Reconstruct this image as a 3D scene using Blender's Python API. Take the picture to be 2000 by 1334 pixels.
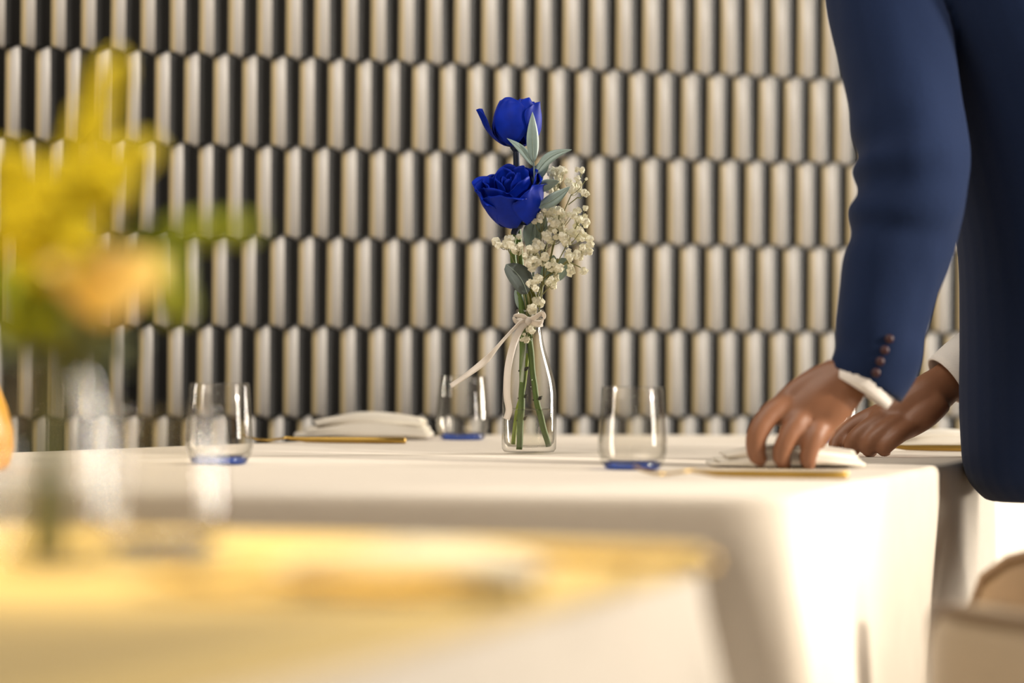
import bpy, bmesh, math, random
from mathutils import Vector, Matrix, noise

random.seed(7)
for o in list(bpy.data.objects):
    bpy.data.objects.remove(o)
scene = bpy.context.scene
COL = scene.collection
V = Vector
PI = math.pi

# ------------------------------------------------------------------ camera
F = 6000.0                     # focal length in pixels of the 2000 px wide frame
CAMZ, TABZ = 0.88, 0.75
ROLL = 0.0072
HY = 670.0
RIGHT = V((math.cos(ROLL), 0, math.sin(ROLL)))
UP = V((-math.sin(ROLL), 0, math.cos(ROLL)))
FWD = V((0, 1, 0))
CAM = V((0, 0, CAMZ))
cd = bpy.data.cameras.new('camera')
cam = bpy.data.objects.new('camera', cd)
COL.objects.link(cam)
M = Matrix.Identity(4)
for i in range(3):
    M[i][0] = RIGHT[i]; M[i][1] = UP[i]; M[i][2] = -FWD[i]; M[i][3] = CAM[i]
cam.matrix_world = M
cd.sensor_width = 36.0
cd.lens = F * 36.0 / 2000.0
cd.shift_y = (HY - 667.0) / 2000.0
cd.clip_start = 0.05
cd.dof.use_dof = True
cd.dof.focus_distance = 3.59
cd.dof.aperture_fstop = 2.4
scene.camera = cam

def px(x, y, d):
    """a point seen at pixel (x, y) at distance d in front of the camera"""
    return CAM + d * ((x - 1000.0) / F * RIGHT + (HY - y) / F * UP + FWD)

def tb(x, y, z=TABZ):
    """the point of the plane at height z seen at pixel (x, y)"""
    r = (x - 1000.0) / F * RIGHT + (HY - y) / F * UP + FWD
    return CAM + r * ((z - CAMZ) / r.z)

def proj(p):
    q = p - CAM
    d = q.dot(FWD)
    return 1000 + F * q.dot(RIGHT) / d, HY - F * q.dot(UP) / d

# ------------------------------------------------------------------ light and exposure
w = bpy.data.worlds.new('world')
scene.world = w
w.use_nodes = True
bg = w.node_tree.nodes['Background']
bg.inputs[0].default_value = (1.0, 0.9, 0.78, 1)
bg.inputs[1].default_value = 0.16
vs = scene.view_settings
vs.view_transform = 'Standard'
vs.look = 'None'
vs.exposure = -0.08
vs.gamma = 1.0
vs.use_curve_mapping = False

def area(name, loc, tgt, sx, sy, watt, col):
    l = bpy.data.lights.new(name, 'AREA')
    l.shape = 'RECTANGLE'; l.size = sx; l.size_y = sy; l.energy = watt; l.color = col
    o = bpy.data.objects.new(name, l); COL.objects.link(o)
    o.location = loc
    o.rotation_euler = (V(tgt) - V(loc)).to_track_quat('-Z', 'Y').to_euler()
    return o

def spot(name, loc, tgt, watt, col, ang, rad, blend=0.6):
    l = bpy.data.lights.new(name, 'SPOT')
    l.energy = watt; l.color = col; l.spot_size = math.radians(ang); l.spot_blend = blend; l.shadow_soft_size = rad
    o = bpy.data.objects.new(name, l); COL.objects.link(o)
    o.location = loc
    o.rotation_euler = (V(tgt) - V(loc)).to_track_quat('-Z', 'Y').to_euler()
    return o

# tall right-hand window; the second tall panel is an added light for the drape
area('tall_side_light', (3.2, 5.15, 1.45), (0.1, 3.5, 0.9), 0.50, 2.3, 250, (1.0, 0.92, 0.80))
area('tall_side_light', (3.2, 2.45, 1.45), (0.3, 3.0, 0.8), 0.36, 2.3, 125, (1.0, 0.92, 0.80))
# added spotlight, its cone kept on the far table's right drape
spot('drape_fill_spot', (3.0, 2.3, 1.90), (0.44, 3.10, 0.55), 430, (1.0, 0.90, 0.76), 27, 0.08, 0.4)
# added narrow spotlight that brightens the bouquet
spot('bouquet_fill_spot', (2.2, 1.7, 2.3), (0.03, 3.6, 1.0), 190, (1.0, 0.93, 0.84), 9.5, 0.06, 0.9)
# soft ceiling light of the room, left of the camera
area('ceiling_softlight', (-2.3, 1.2, 2.7), (0.0, 4.5, 1.0), 1.6, 1.2, 26, (1.0, 0.86, 0.70))
# wall washer on the ceiling above the tables
area('ceiling_wall_washer', (-0.9, 2.9, 2.75), (0.0, 4.6, 1.0), 2.0, 0.7, 38, (1.0, 0.91, 0.80))
# warm spotlight above the near table, added to brighten its yellow flowers
spot('warm_flower_fill_spot', (-0.45, 1.25, 2.5), (-0.28, 1.74, 1.02), 200, (1.0, 0.82, 0.46), 25, 0.12)
# small down-lights of the room
for i, (lx, ly, lz) in enumerate([(0.9, -0.4, 2.6), (0.55, -1.2, 2.2), (0.7, -0.9, 1.75)]):
    spot('down_light', (lx, ly, lz), (0.0, 3.6, 0.9), 5, (1.0, 0.95, 0.88), 60, 0.06)

# ------------------------------------------------------------------ materials
def mat(name, base, rough=0.6, metal=0.0, noise_scale=None, var=0.15, bump=0.0, sheen=0.0, spec=0.5,
        trans=0.0, sss=0.0, coat=0.0):
    m = bpy.data.materials.new(name)
    m.use_nodes = True
    nt = m.node_tree
    b = nt.nodes['Principled BSDF']
    b.inputs['Base Color'].default_value = (*base, 1)
    b.inputs['Roughness'].default_value = rough
    b.inputs['Metallic'].default_value = metal
    b.inputs['Specular IOR Level'].default_value = spec
    b.inputs['Sheen Weight'].default_value = sheen
    b.inputs['Coat Weight'].default_value = coat
    if sss:
        b.inputs['Subsurface Weight'].default_value = sss
        b.inputs['Subsurface Radius'].default_value = (0.01, 0.004, 0.002)
        b.inputs['Subsurface Scale'].default_value = 0.3
    if noise_scale:
        tc = nt.nodes.new('ShaderNodeTexCoord')
        nz = nt.nodes.new('ShaderNodeTexNoise')
        nz.inputs['Scale'].default_value = noise_scale
        nz.inputs['Detail'].default_value = 4
        nt.links.new(tc.outputs['Object'], nz.inputs['Vector'])
        mx = nt.nodes.new('ShaderNodeMix'); mx.data_type = 'RGBA'
        mx.inputs['A'].default_value = (*[c * (1 - var) for c in base], 1)
        mx.inputs['B'].default_value = (*[min(1, c * (1 + var)) for c in base], 1)
        nt.links.new(nz.outputs['Fac'], mx.inputs['Factor'])
        nt.links.new(mx.outputs['Result'], b.inputs['Base Color'])
        if bump:
            bp = nt.nodes.new('ShaderNodeBump')
            bp.inputs['Strength'].default_value = bump
            bp.inputs['Distance'].default_value = 0.002
            nt.links.new(nz.outputs['Fac'], bp.inputs['Height'])
            nt.links.new(bp.outputs['Normal'], b.inputs['Normal'])
    if trans:
        tr = nt.nodes.new('ShaderNodeBsdfTranslucent')
        tr.inputs['Color'].default_value = (*base, 1)
        ms = nt.nodes.new('ShaderNodeMixShader')
        ms.inputs[0].default_value = trans
        out = nt.nodes['Material Output']
        nt.links.new(b.outputs[0], ms.inputs[1]); nt.links.new(tr.outputs[0], ms.inputs[2])
        nt.links.new(ms.outputs[0], out.inputs['Surface'])
    return m

def linen(name, base, rough=0.85):
    """woven cloth: fine crossing threads"""
    m = mat(name, base, rough, sheen=0.15, spec=0.2)
    nt = m.node_tree; b = nt.nodes['Principled BSDF']
    tc = nt.nodes.new('ShaderNodeTexCoord')
    hs = []
    for dr in ('X', 'Y', 'Z'):
        wv = nt.nodes.new('ShaderNodeTexWave'); wv.bands_direction = dr
        wv.inputs['Scale'].default_value = 260; wv.inputs['Distortion'].default_value = 3.0
        wv.inputs['Detail'].default_value = 2
        nt.links.new(tc.outputs['Object'], wv.inputs['Vector']); hs.append(wv)
    a1 = nt.nodes.new('ShaderNodeMath'); a1.operation = 'ADD'
    a2 = nt.nodes.new('ShaderNodeMath'); a2.operation = 'ADD'
    nt.links.new(hs[0].outputs['Fac'], a1.inputs[0]); nt.links.new(hs[1].outputs['Fac'], a1.inputs[1])
    nt.links.new(a1.outputs[0], a2.inputs[0]); nt.links.new(hs[2].outputs['Fac'], a2.inputs[1])
    bp = nt.nodes.new('ShaderNodeBump'); bp.inputs['Strength'].default_value = 0.25
    bp.inputs['Distance'].default_value = 0.0008
    nt.links.new(a2.outputs[0], bp.inputs['Height']); nt.links.new(bp.outputs['Normal'], b.inputs['Normal'])
    nz = nt.nodes.new('ShaderNodeTexNoise'); nz.inputs['Scale'].default_value = 25
    nz.inputs['Detail'].default_value = 6
    nt.links.new(tc.outputs['Object'], nz.inputs['Vector'])
    mx = nt.nodes.new('ShaderNodeMix'); mx.data_type = 'RGBA'
    mx.inputs['A'].default_value = (*[c * 0.93 for c in base], 1)
    mx.inputs['B'].default_value = (*[min(1, c * 1.05) for c in base], 1)
    nt.links.new(nz.outputs['Fac'], mx.inputs['Factor']); nt.links.new(mx.outputs['Result'], b.inputs['Base Color'])
    return m

def thin_glass(name, tint=(1, 1, 1), f0=0.05, rough=0.01, power=3.5, edge=(0.5, 0.5, 0.46)):
    """clear thin walled glass: tinted transparency, mirror reflection rising towards the rim"""
    m = bpy.data.materials.new(name); m.use_nodes = True
    nt = m.node_tree; nt.nodes.clear()
    out = nt.nodes.new('ShaderNodeOutputMaterial')
    lw = nt.nodes.new('ShaderNodeLayerWeight'); lw.inputs['Blend'].default_value = 0.5
    pw = nt.nodes.new('ShaderNodeMath'); pw.operation = 'POWER'; pw.inputs[1].default_value = power
    nt.links.new(lw.outputs['Facing'], pw.inputs[0])
    ma = nt.nodes.new('ShaderNodeMath'); ma.operation = 'MULTIPLY_ADD'
    ma.inputs[1].default_value = 0.6; ma.inputs[2].default_value = f0
    nt.links.new(pw.outputs[0], ma.inputs[0])
    cm = nt.nodes.new('ShaderNodeMix'); cm.data_type = 'RGBA'
    cm.inputs['A'].default_value = (*tint, 1); cm.inputs['B'].default_value = (*[t * e for t, e in zip(tint, edge)], 1)
    nt.links.new(pw.outputs[0], cm.inputs['Factor'])
    tr = nt.nodes.new('ShaderNodeBsdfTransparent')
    nt.links.new(cm.outputs['Result'], tr.inputs['Color'])
    gl = nt.nodes.new('ShaderNodeBsdfGlossy'); gl.inputs['Roughness'].default_value = rough
    ms = nt.nodes.new('ShaderNodeMixShader')
    nt.links.new(ma.outputs[0], ms.inputs[0]); nt.links.new(tr.outputs[0], ms.inputs[1]); nt.links.new(gl.outputs[0], ms.inputs[2])
    nt.links.new(ms.outputs[0], out.inputs['Surface'])
    return m

MT = dict(
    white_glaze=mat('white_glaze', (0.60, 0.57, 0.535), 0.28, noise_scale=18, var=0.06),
    ochre_strip=mat('ochre_strip', (0.62, 0.50, 0.28), 0.3, noise_scale=18, var=0.1),  # ochre tone along the left edge of each tile
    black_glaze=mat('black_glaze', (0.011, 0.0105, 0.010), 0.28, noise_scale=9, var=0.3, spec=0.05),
    grout=mat('grout', (0.10, 0.095, 0.09), 0.9, noise_scale=60, var=0.2),
    floor=mat('floor_stone', (0.20, 0.16, 0.12), 0.5, noise_scale=4, var=0.2),
    cloth=linen('cream_linen', (0.72, 0.64, 0.54)),
    napkin=linen('ivory_napkin', (0.80, 0.74, 0.64)),
    gold=mat('brushed_gold', (0.50, 0.32, 0.08), 0.38, 1.0, noise_scale=40, var=0.12),
    glass=thin_glass('clear_glass', (0.985, 0.98, 0.965), 0.035),
    water=thin_glass('water', (0.985, 0.985, 0.96), 0.015, power=5),
    waterline=thin_glass('water_surface', (0.9, 0.91, 0.85), 0.12, power=3),
    blue_glass=thin_glass('blue_glass', (0.22, 0.36, 0.80), 0.06, 0.05, power=4),
    rose=mat('blue_rose_petal', (0.0018, 0.022, 0.36), 0.55, noise_scale=90, var=0.4, trans=0.10, spec=0.16),
    rose_stem=mat('rose_stem', (0.10, 0.17, 0.035), 0.5, noise_scale=120, var=0.3),
    blue_stem=mat('dyed_stem', (0.012, 0.022, 0.06), 0.5, noise_scale=80, var=0.3),
    stem_node=mat('stem_node', (0.035, 0.035, 0.02), 0.7, noise_scale=80),
    leaf=mat('silver_green_leaf', (0.30, 0.40, 0.37), 0.42, noise_scale=120, var=0.18, trans=0.12),
    leaf_dark=mat('grey_green_leaf', (0.10, 0.125, 0.115), 0.5, noise_scale=90, var=0.3, trans=0.05),
    vein=mat('leaf_vein', (0.34, 0.42, 0.36), 0.5, noise_scale=100),
    gyp=mat('gypsophila_floret', (0.92, 0.88, 0.72), 0.8, noise_scale=300, var=0.12, trans=0.2),
    twig=mat('gypsophila_twig', (0.20, 0.20, 0.07), 0.6, noise_scale=100),
    ribbon=mat('ivory_ribbon', (0.83, 0.77, 0.70), 0.45, noise_scale=200, var=0.06, trans=0.35, sheen=0.2),
    suit=mat('navy_wool', (0.0065, 0.0155, 0.050), 0.85, noise_scale=500, var=0.25, bump=0.2, sheen=0.06, spec=0.12),
    trouser=mat('navy_trouser_wool', (0.012, 0.018, 0.05), 0.85, noise_scale=500, var=0.25, sheen=0.04, spec=0.12),
    shirt=linen('white_shirt', (0.80, 0.76, 0.72)),
    button=mat('oxblood_button', (0.03, 0.004, 0.006), 0.5, noise_scale=60),
    skin=mat('skin', (0.235, 0.100, 0.048), 0.5, noise_scale=35, var=0.14, sss=0.12, bump=0.1),
    nail=mat('finger_nail', (0.45, 0.25, 0.17), 0.3, noise_scale=40, var=0.05),
    hair=mat('dark_hair', (0.012, 0.009, 0.007), 0.6, noise_scale=150, var=0.4, bump=0.5),
    lip=mat('lips', (0.28, 0.09, 0.06), 0.5, noise_scale=40),
    eye=mat('eye_white', (0.7, 0.68, 0.65), 0.25, noise_scale=20, var=0.03),
    iris=mat('dark_iris', (0.02, 0.012, 0.008), 0.2, noise_scale=20),
    shaded_leather=mat('shaded_leather', (0.27, 0.175, 0.09), 0.5, noise_scale=60, var=0.08, bump=0.15),  # cream leather with shade put into a darker base colour
    leather=mat('cream_leather', (0.55, 0.43, 0.29), 0.5, noise_scale=60, var=0.08, bump=0.15),
    piping=mat('tan_piping', (0.24, 0.15, 0.08), 0.5, noise_scale=60),
    wood=mat('walnut', (0.10, 0.055, 0.03), 0.45, noise_scale=30, var=0.3),
    goldenrod=mat('yellow_floret', (0.74, 0.62, 0.012), 0.75, noise_scale=120, var=0.25, trans=0.25),
    goldenrod_green=mat('green_yellow_floret', (0.34, 0.40, 0.02), 0.75, noise_scale=120, var=0.25, trans=0.25),
    gr_leaf=mat('olive_leaf', (0.16, 0.17, 0.025), 0.55, noise_scale=60, var=0.25, trans=0.2),
    gr_stem=mat('olive_stem', (0.11, 0.13, 0.03), 0.6, noise_scale=60, var=0.25),
    peach=mat('peach_petal', (0.95, 0.74, 0.32), 0.6, noise_scale=60, var=0.12, trans=0.2),
    amber=mat('amber_ceramic', (0.75, 0.36, 0.02), 0.35, noise_scale=30, var=0.15),
)

# ------------------------------------------------------------------ mesh helpers
def mesh_obj(name, verts, faces, m, parent=None, smooth=True, mats=None, fm=None):
    me = bpy.data.meshes.new(name)
    me.from_pydata([tuple(v) for v in verts], [], faces)
    me.update()
    for mm in (mats or [m]):
        me.materials.append(mm)
    if fm:
        for p, k in zip(me.polygons, fm):
            p.material_index = k
    if smooth:
        for p in me.polygons:
            p.use_smooth = True
    return link(name, me, parent)

def link(name, me, parent=None):
    o = bpy.data.objects.new(name, me)
    COL.objects.link(o)
    if parent is not None:
        o.parent = parent
    return o

def tag(o, label, cat, group=None, kind=None):
    o['label'] = label
    if cat: o['category'] = cat
    if group: o['group'] = group
    if kind: o['kind'] = kind
    return o

def thing(name, loc, label, cat, group=None, rz=0.0):
    o = bpy.data.objects.new(name, None)
    COL.objects.link(o)
    o.location = loc
    o.rotation_euler = (0, 0, rz)
    o.empty_display_size = 0.02
    return tag(o, label, cat, group)

def local(root, pts):
    """world points into the frame of an unrotated root"""
    return [p - root.location for p in pts]

def frames(pts, ref=V((0, 1, 0))):
    n = len(pts); fr = []
    for i in range(n):
        t = (pts[min(i + 1, n - 1)] - pts[max(i - 1, 0)]).normalized()
        a = t.cross(ref)
        if a.length < 1e-4: a = t.cross(V((1, 0, 0.3)))
        a.normalize()
        fr.append((t, a, t.cross(a).normalized()))
    return fr

def spline(pts, k=6):
    """Catmull-Rom through points (tuples of any length)"""
    out = []
    n = len(pts)
    for i in range(n - 1):
        p0, p1, p2, p3 = pts[max(i - 1, 0)], pts[i], pts[i + 1], pts[min(i + 2, n - 1)]
        for j in range(k):
            t = j / k
            out.append(tuple(0.5 * (2 * b + (c - a) * t + (2 * a - 5 * b + 4 * c - d) * t * t + (3 * b - a - 3 * c + d) * t ** 3)
                             for a, b, c, d in zip(p0, p1, p2, p3)))
    out.append(tuple(pts[-1]))
    return out

def tube_data(pts, ra, rb=None, seg=10, ref=V((0, 1, 0)), cap=True, wob=None, v0=0):
    """swept tube; ra along t x ref, rb along the third axis"""
    rb = rb or ra
    vs_, fs = [], []
    fr = frames(pts, ref)
    n = len(pts)
    for i, (p, (t, a, b)) in enumerate(zip(pts, fr)):
        for j in range(seg):
            th = 2 * PI * j / seg
            k = 1.0 if wob is None else wob(i / (n - 1), th)
            vs_.append(p + a * (math.cos(th) * ra[i] * k) + b * (math.sin(th) * rb[i] * k))
    for i in range(n - 1):
        for j in range(seg):
            a0 = v0 + i * seg + j; a1 = v0 + i * seg + (j + 1) % seg
            fs.append((a0, a1, a1 + seg, a0 + seg))
    if cap:
        fs.append(tuple(v0 + j for j in reversed(range(seg))))
        fs.append(tuple(v0 + (n - 1) * seg + j for j in range(seg)))
    return vs_, fs

def tube(name, pts, ra, m, parent=None, rb=None, seg=8, ref=V((0, 1, 0)), wob=None):
    if not isinstance(ra, (list, tuple)): ra = [ra] * len(pts)
    v_, f_ = tube_data(pts, ra, rb, seg, ref, True, wob)
    return mesh_obj(name, v_, f_, m, parent)

def lathe_data(prof, seg=40, v0=0, close=False):
    vs_, fs = [], []
    for r, z in prof:
        for j in range(seg):
            th = 2 * PI * j / seg
            vs_.append(V((r * math.cos(th), r * math.sin(th), z)))
    n = len(prof)
    for i in range(n - 1):
        for j in range(seg):
            a0 = v0 + i * seg + j; a1 = v0 + i * seg + (j + 1) % seg
            fs.append((a0, a1, a1 + seg, a0 + seg))
    return vs_, fs

def lathe(name, prof, m, parent=None, seg=48, caps=(False, False)):
    v_, f_ = lathe_data(prof, seg)
    if caps[0]: f_.append(tuple(reversed(range(seg))))
    if caps[1]: f_.append(tuple((len(prof) - 1) * seg + j for j in range(seg)))
    return mesh_obj(name, v_, f_, m, parent)

def remesh_union(name, pieces, m, parent, voxel, smooth_it=4):
    """join closed pieces into one continuous skin"""
    vs_, fs = [], []
    for pv, pf in pieces:
        o = len(vs_)
        vs_ += list(pv)
        fs += [tuple(i + o for i in f) for f in pf]
    me = bpy.data.meshes.new(name + '_raw')
    me.from_pydata([tuple(v) for v in vs_], [], fs)
    bm = bmesh.new(); bm.from_mesh(me)
    bmesh.ops.recalc_face_normals(bm, faces=bm.faces)
    bm.to_mesh(me); bm.free()
    tmp = bpy.data.objects.new(name + '_raw', me); COL.objects.link(tmp)
    r = tmp.modifiers.new('r', 'REMESH'); r.mode = 'VOXEL'; r.voxel_size = voxel; r.adaptivity = 0
    s = tmp.modifiers.new('s', 'SMOOTH'); s.factor = 0.5; s.iterations = smooth_it
    dg = bpy.context.evaluated_depsgraph_get()
    out = bpy.data.meshes.new_from_object(tmp.evaluated_get(dg))
    bpy.data.objects.remove(tmp); bpy.data.meshes.remove(me)
    out.name = name
    out.materials.clear(); out.materials.append(m)
    for p in out.polygons: p.use_smooth = True
    return link(name, out, parent)

# ------------------------------------------------------------------ the setting: floor and tiled wall
def box_data(x0, x1, y0, y1, z0, z1):
    v_ = [V((x, y, z)) for z in (z0, z1) for y in (y0, y1) for x in (x0, x1)]
    return v_, [(0, 2, 3, 1), (4, 5, 7, 6), (0, 1, 5, 4), (1, 3, 7, 5), (3, 2, 6, 7), (2, 0, 4, 6)]

v_, f_ = box_data(-5, 6, -2.5, 8, -0.1, 0.0)
o = mesh_obj('floor', v_, f_, MT['floor'], smooth=False)
tag(o, 'brown stone floor under the tables', None, kind='structure')

TH = math.radians(19.7)
W0 = V((0, 4.51, 0))
WU = V((math.cos(TH), math.sin(TH), 0))
WN = V((math.sin(TH), -math.cos(TH), 0))
wall = bpy.data.objects.new('wall_back', None)
COL.objects.link(wall)
wall.matrix_world = Matrix(((WU.x, -WN.x, 0, W0.x), (WU.y, -WN.y, 0, W0.y), (0, 0, 1, 0), (0, 0, 0, 1)))
tag(wall, 'wall of tall ridged black and white hexagonal tiles', None, kind='structure')
v_, f_ = box_data(-3.2, 4.2, 0.0, 0.15, 0.0, 2.75)
mesh_obj('wall_base', v_, f_, MT['grout'], wall, smooth=False)

TW, TP, TPT, TH_R = 0.0423, 0.1283, 0.0085, 0.0148   # tile pitch, row pitch, point height, ridge height
def tile_data():
    g = 0.0005
    hw = TW / 2 - g
    L2 = (TP - TPT) / 2 - g
    top = L2 + TPT
    # cross-section stations from left valley to right valley: (u, h, material of the strip that follows)
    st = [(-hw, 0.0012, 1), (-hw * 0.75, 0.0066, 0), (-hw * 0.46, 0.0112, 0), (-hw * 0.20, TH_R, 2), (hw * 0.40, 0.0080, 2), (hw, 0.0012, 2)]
    v_, f_, fm = [], [], []
    def zt(u): return L2 + TPT * (1 - abs(u) / hw)
    rows = [(-1, 0.0, 0.0), (-1, 1.0, 0.004), (1, 1.0, 0.004), (1, 0.0, 0.0)]
    for sgn, hf, inset in rows:
        for u, h, k in st:
            v_.append(V((u, -(h if hf else min(h, 0.004)), sgn * (zt(u) - inset))))
    n = len(st)
    for r in range(3):
        for i in range(n - 1):
            a = r * n + i
            f_.append((a, a + 1, a + 1 + n, a + n)); fm.append(st[i][2])
    return v_, f_, fm
tv, tf, tm = tile_data()
def tile_mesh(name):
    me = bpy.data.meshes.new(name)
    me.from_pydata([tuple(v) for v in tv], [], tf); me.update()
    for k in ('white_glaze', 'ochre_strip', 'black_glaze'): me.materials.append(MT[k])
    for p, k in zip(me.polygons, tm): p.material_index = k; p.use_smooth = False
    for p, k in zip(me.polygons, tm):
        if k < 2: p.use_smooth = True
    sharp = [e.index for e in me.edges if False]
    return me
TME = tile_mesh('tile')
# phase: the row between z rows has a ridge seen at pixel 1180, 730
r = (1180 - 1000.0) / F * RIGHT + (HY - 730) / F * UP + FWD
dd = (W0 + WN * TH_R - CAM).dot(WN) / r.dot(WN)
U0 = (CAM + r * dd - W0).dot(WU)
Z4 = CAMZ + (HY - 729) / 1330.0          # middle of that row
rest_v, rest_f, rest_m = [], [], []
ntile = 0
for row in range(-6, 15):
    z = Z4 + row * TP
    if z - TP / 2 - TPT < 0.0 or z + TP / 2 + TPT > 2.75: continue
    for c in range(-74, 96):
        u = U0 + (c + (0.5 if row % 2 else 0.0)) * TW
        if not (-3.15 < u < 4.15): continue
        x, y = proj(W0 + WU * u + V((0, 0, z)))
        if -40 < x < 2040 and -80 < y < 850 + 60:
            o = link('tile', TME, wall)
            o.location = (u, 0, z)
            o.rotation_euler = (random.uniform(-.004, .004), random.uniform(-.003, .003), random.uniform(-.02, .02))
            ntile += 1
        else:
            b0 = len(rest_v)
            rest_v += [p + V((u, 0, z)) for p in tv]
            rest_f += [tuple(i + b0 for i in f) for f in tf]
            rest_m += tm
print('tiles', ntile)
o = mesh_obj('tile_field', rest_v, rest_f, None, wall, smooth=False,
             mats=[MT['white_glaze'], MT['ochre_strip'], MT['black_glaze']], fm=rest_m)
o['kind'] = 'stuff'

# ------------------------------------------------------------------ tablecloths
def cloth(name, corners, label, group, pleats=(), rr=0.06, waves=16, seed=1, crease=None, bottom=0.015):
    """floor-length cloth over a table top with the given plan corners (counter-clockwise)"""
    rnd = random.Random(seed)
    n = len(corners)
    path = []                            # (point, normal, cornerness)
    cs = [V((c[0], c[1], 0)) for c in corners]
    for i in range(n):
        p0, p1, p2 = cs[i - 1], cs[i], cs[(i + 1) % n]
        d0 = (p1 - p0).normalized(); d1 = (p2 - p1).normalized()
        a = p1 - d0 * rr; b = p1 + d1 * rr
        for k in range(9):
            t = k / 8
            q = a * (1 - t) ** 2 + p1 * 2 * t * (1 - t) + b * t * t
            dr = (d0 * (1 - t) + d1 * t).normalized()
            path.append((q, V((dr.y, -dr.x, 0)), 1 - abs(2 * t - 1)))
        L = (p2 - d1 * rr - b).length
        m_ = max(2, int(L / 0.010))
        for k in range(1, m_):
            path.append((b + d1 * (L * k / m_), V((d1.y, -d1.x, 0)), 0.0))
    N = len(path)
    s = [0.0]
    for i in range(1, N): s.append(s[-1] + (path[i][0] - path[i - 1][0]).length)
    ph = [rnd.uniform(0, 6.28) for _ in range(6)]
    levels = [(0.0, -0.0075, 0.0), (0.0012, -0.0035, 0.0), (0.004, -0.0008, 0.0), (0.009, 0.0006, 0.0)]
    H = TABZ - bottom
    for k in range(1, 37):
        levels.append((0.009 + (H - 0.009) * (k / 36) ** 1.15, 0.0006, 0.0))
    vs_, fs = [], []
    for dz, off, _ in levels:
        t = max(0.0, (dz - 0.01) / H)
        for i, (p, nn, cn) in enumerate(path):
            a = s[i]
            wv = (math.sin(a * waves + ph[0]) * 0.55 + math.sin(a * waves * 0.53 + ph[1]) * 0.6 + math.sin(a * waves * 1.9 + ph[2]) * 0.2)
            o_ = off + (0.010 * t + 0.022 * (wv + 0.9) * t ** 1.4 if dz > 0.009 else 0.0) + cn * (0.20 if p.y < 3.2 else 0.05) * t
            for (ps, slope_l, slope_r, depth) in pleats:
                # wedge: opens downwards from (ps) ; near lip steep, far side ramps back out
                lo = ps - slope_l * dz; hi = ps + slope_r * dz
                if dz > 0.012 and lo < a < hi:
                    q = (a - lo) / (hi - lo)
                    shape = (q / 0.10) if q < 0.10 else (1 - (q - 0.10) / 0.90) ** 1.0
                    o_ -= depth * shape * min(1.0, dz / 0.22)
            z = TABZ - dz
            if crease and dz == 0: pass
            vs_.append(V((p.x + nn.x * o_, p.y + nn.y * o_, z)))
    for l in range(len(levels) - 1):
        for i in range(N):
            j = (i + 1) % N
            fs.append((l * N + j, l * N + i, (l + 1) * N + i, (l + 1) * N + j))
    cen = sum((V(v) for v in vs_[:N]), V()) / N
    vs_.append(cen)
    for i in range(N):
        fs.append((i, (i + 1) % N, len(vs_) - 1))
    o = mesh_obj(name, vs_, fs, MT['cloth'])
    for p_ in o.data.polygons[len(fs) - N:]: p_.use_smooth = False
    tag(o, label, 'tablecloth', group)
    return o, path, s

def xy(p): return (p.x, p.y)
FR = tb(1545, 972); SD = tb(1850, 905)
sd = (SD - FR).normalized()
BR = FR + sd * 2.0
BM = tb(930, 849)
FL = V((-1.15, 2.66, 0))
# counter-clockwise seen from above: front-left, front-right, back-right, back-middle
L_front = (FR - FL).length
# arc length at which the pleat starts, measured along the path (path starts at corner 0 = front-left)
back_corners = [xy(FL), xy(FR), xy(BR), xy(BM)]
pl = (V(xy(FR)).to_3d() - V(xy(FL)).to_3d()).length - 0.05 + (SD - FR).length + 0.0
cloth('tablecloth', back_corners, 'cream floor-length tablecloth under the blue rose bottle', 'cream tablecloths',
      pleats=[(pl + 0.03, 0.62, 0.80, 0.085)], seed=4)

C1 = tb(1400, 1066); C2 = tb(500, 1046); C3 = tb(400, 1303)
e1 = (C3 - C1).normalized(); e2 = V((-e1.y, e1.x, 0))
if e2.x > 0: e2 = -e2
near = [xy(C1 + e1 * 1.5 + e2 * 1.2), xy(C1 + e1 * 1.5), xy(C1), xy(C1 + e2 * 1.2)]
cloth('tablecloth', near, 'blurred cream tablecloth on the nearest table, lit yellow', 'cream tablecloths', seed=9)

# added cover on the near table, warm light put into its yellow colour
MT['warm_lit_linen'] = linen('warm_lit_linen', (0.80, 0.58, 0.21))
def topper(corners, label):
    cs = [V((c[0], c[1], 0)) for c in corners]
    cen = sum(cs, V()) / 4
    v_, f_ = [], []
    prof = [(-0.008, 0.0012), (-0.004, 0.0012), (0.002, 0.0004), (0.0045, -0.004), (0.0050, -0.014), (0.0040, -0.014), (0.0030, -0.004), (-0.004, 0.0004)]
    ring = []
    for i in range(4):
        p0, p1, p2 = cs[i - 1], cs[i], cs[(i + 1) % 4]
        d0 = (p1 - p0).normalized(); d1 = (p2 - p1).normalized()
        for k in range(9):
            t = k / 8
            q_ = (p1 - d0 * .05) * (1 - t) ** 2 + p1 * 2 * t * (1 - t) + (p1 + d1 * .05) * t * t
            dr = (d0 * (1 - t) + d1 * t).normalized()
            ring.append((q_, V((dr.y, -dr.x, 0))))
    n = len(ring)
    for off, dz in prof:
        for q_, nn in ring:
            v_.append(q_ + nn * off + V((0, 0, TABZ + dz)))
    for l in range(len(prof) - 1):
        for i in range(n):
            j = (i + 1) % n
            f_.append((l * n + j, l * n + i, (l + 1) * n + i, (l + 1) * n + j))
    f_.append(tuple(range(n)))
    o = mesh_obj('warm_light_topper', v_, f_, MT['warm_lit_linen'])
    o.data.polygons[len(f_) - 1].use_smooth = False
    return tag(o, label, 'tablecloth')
topper(near, 'blurred added cover tinted with the warm light on the nearest table top')
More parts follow.
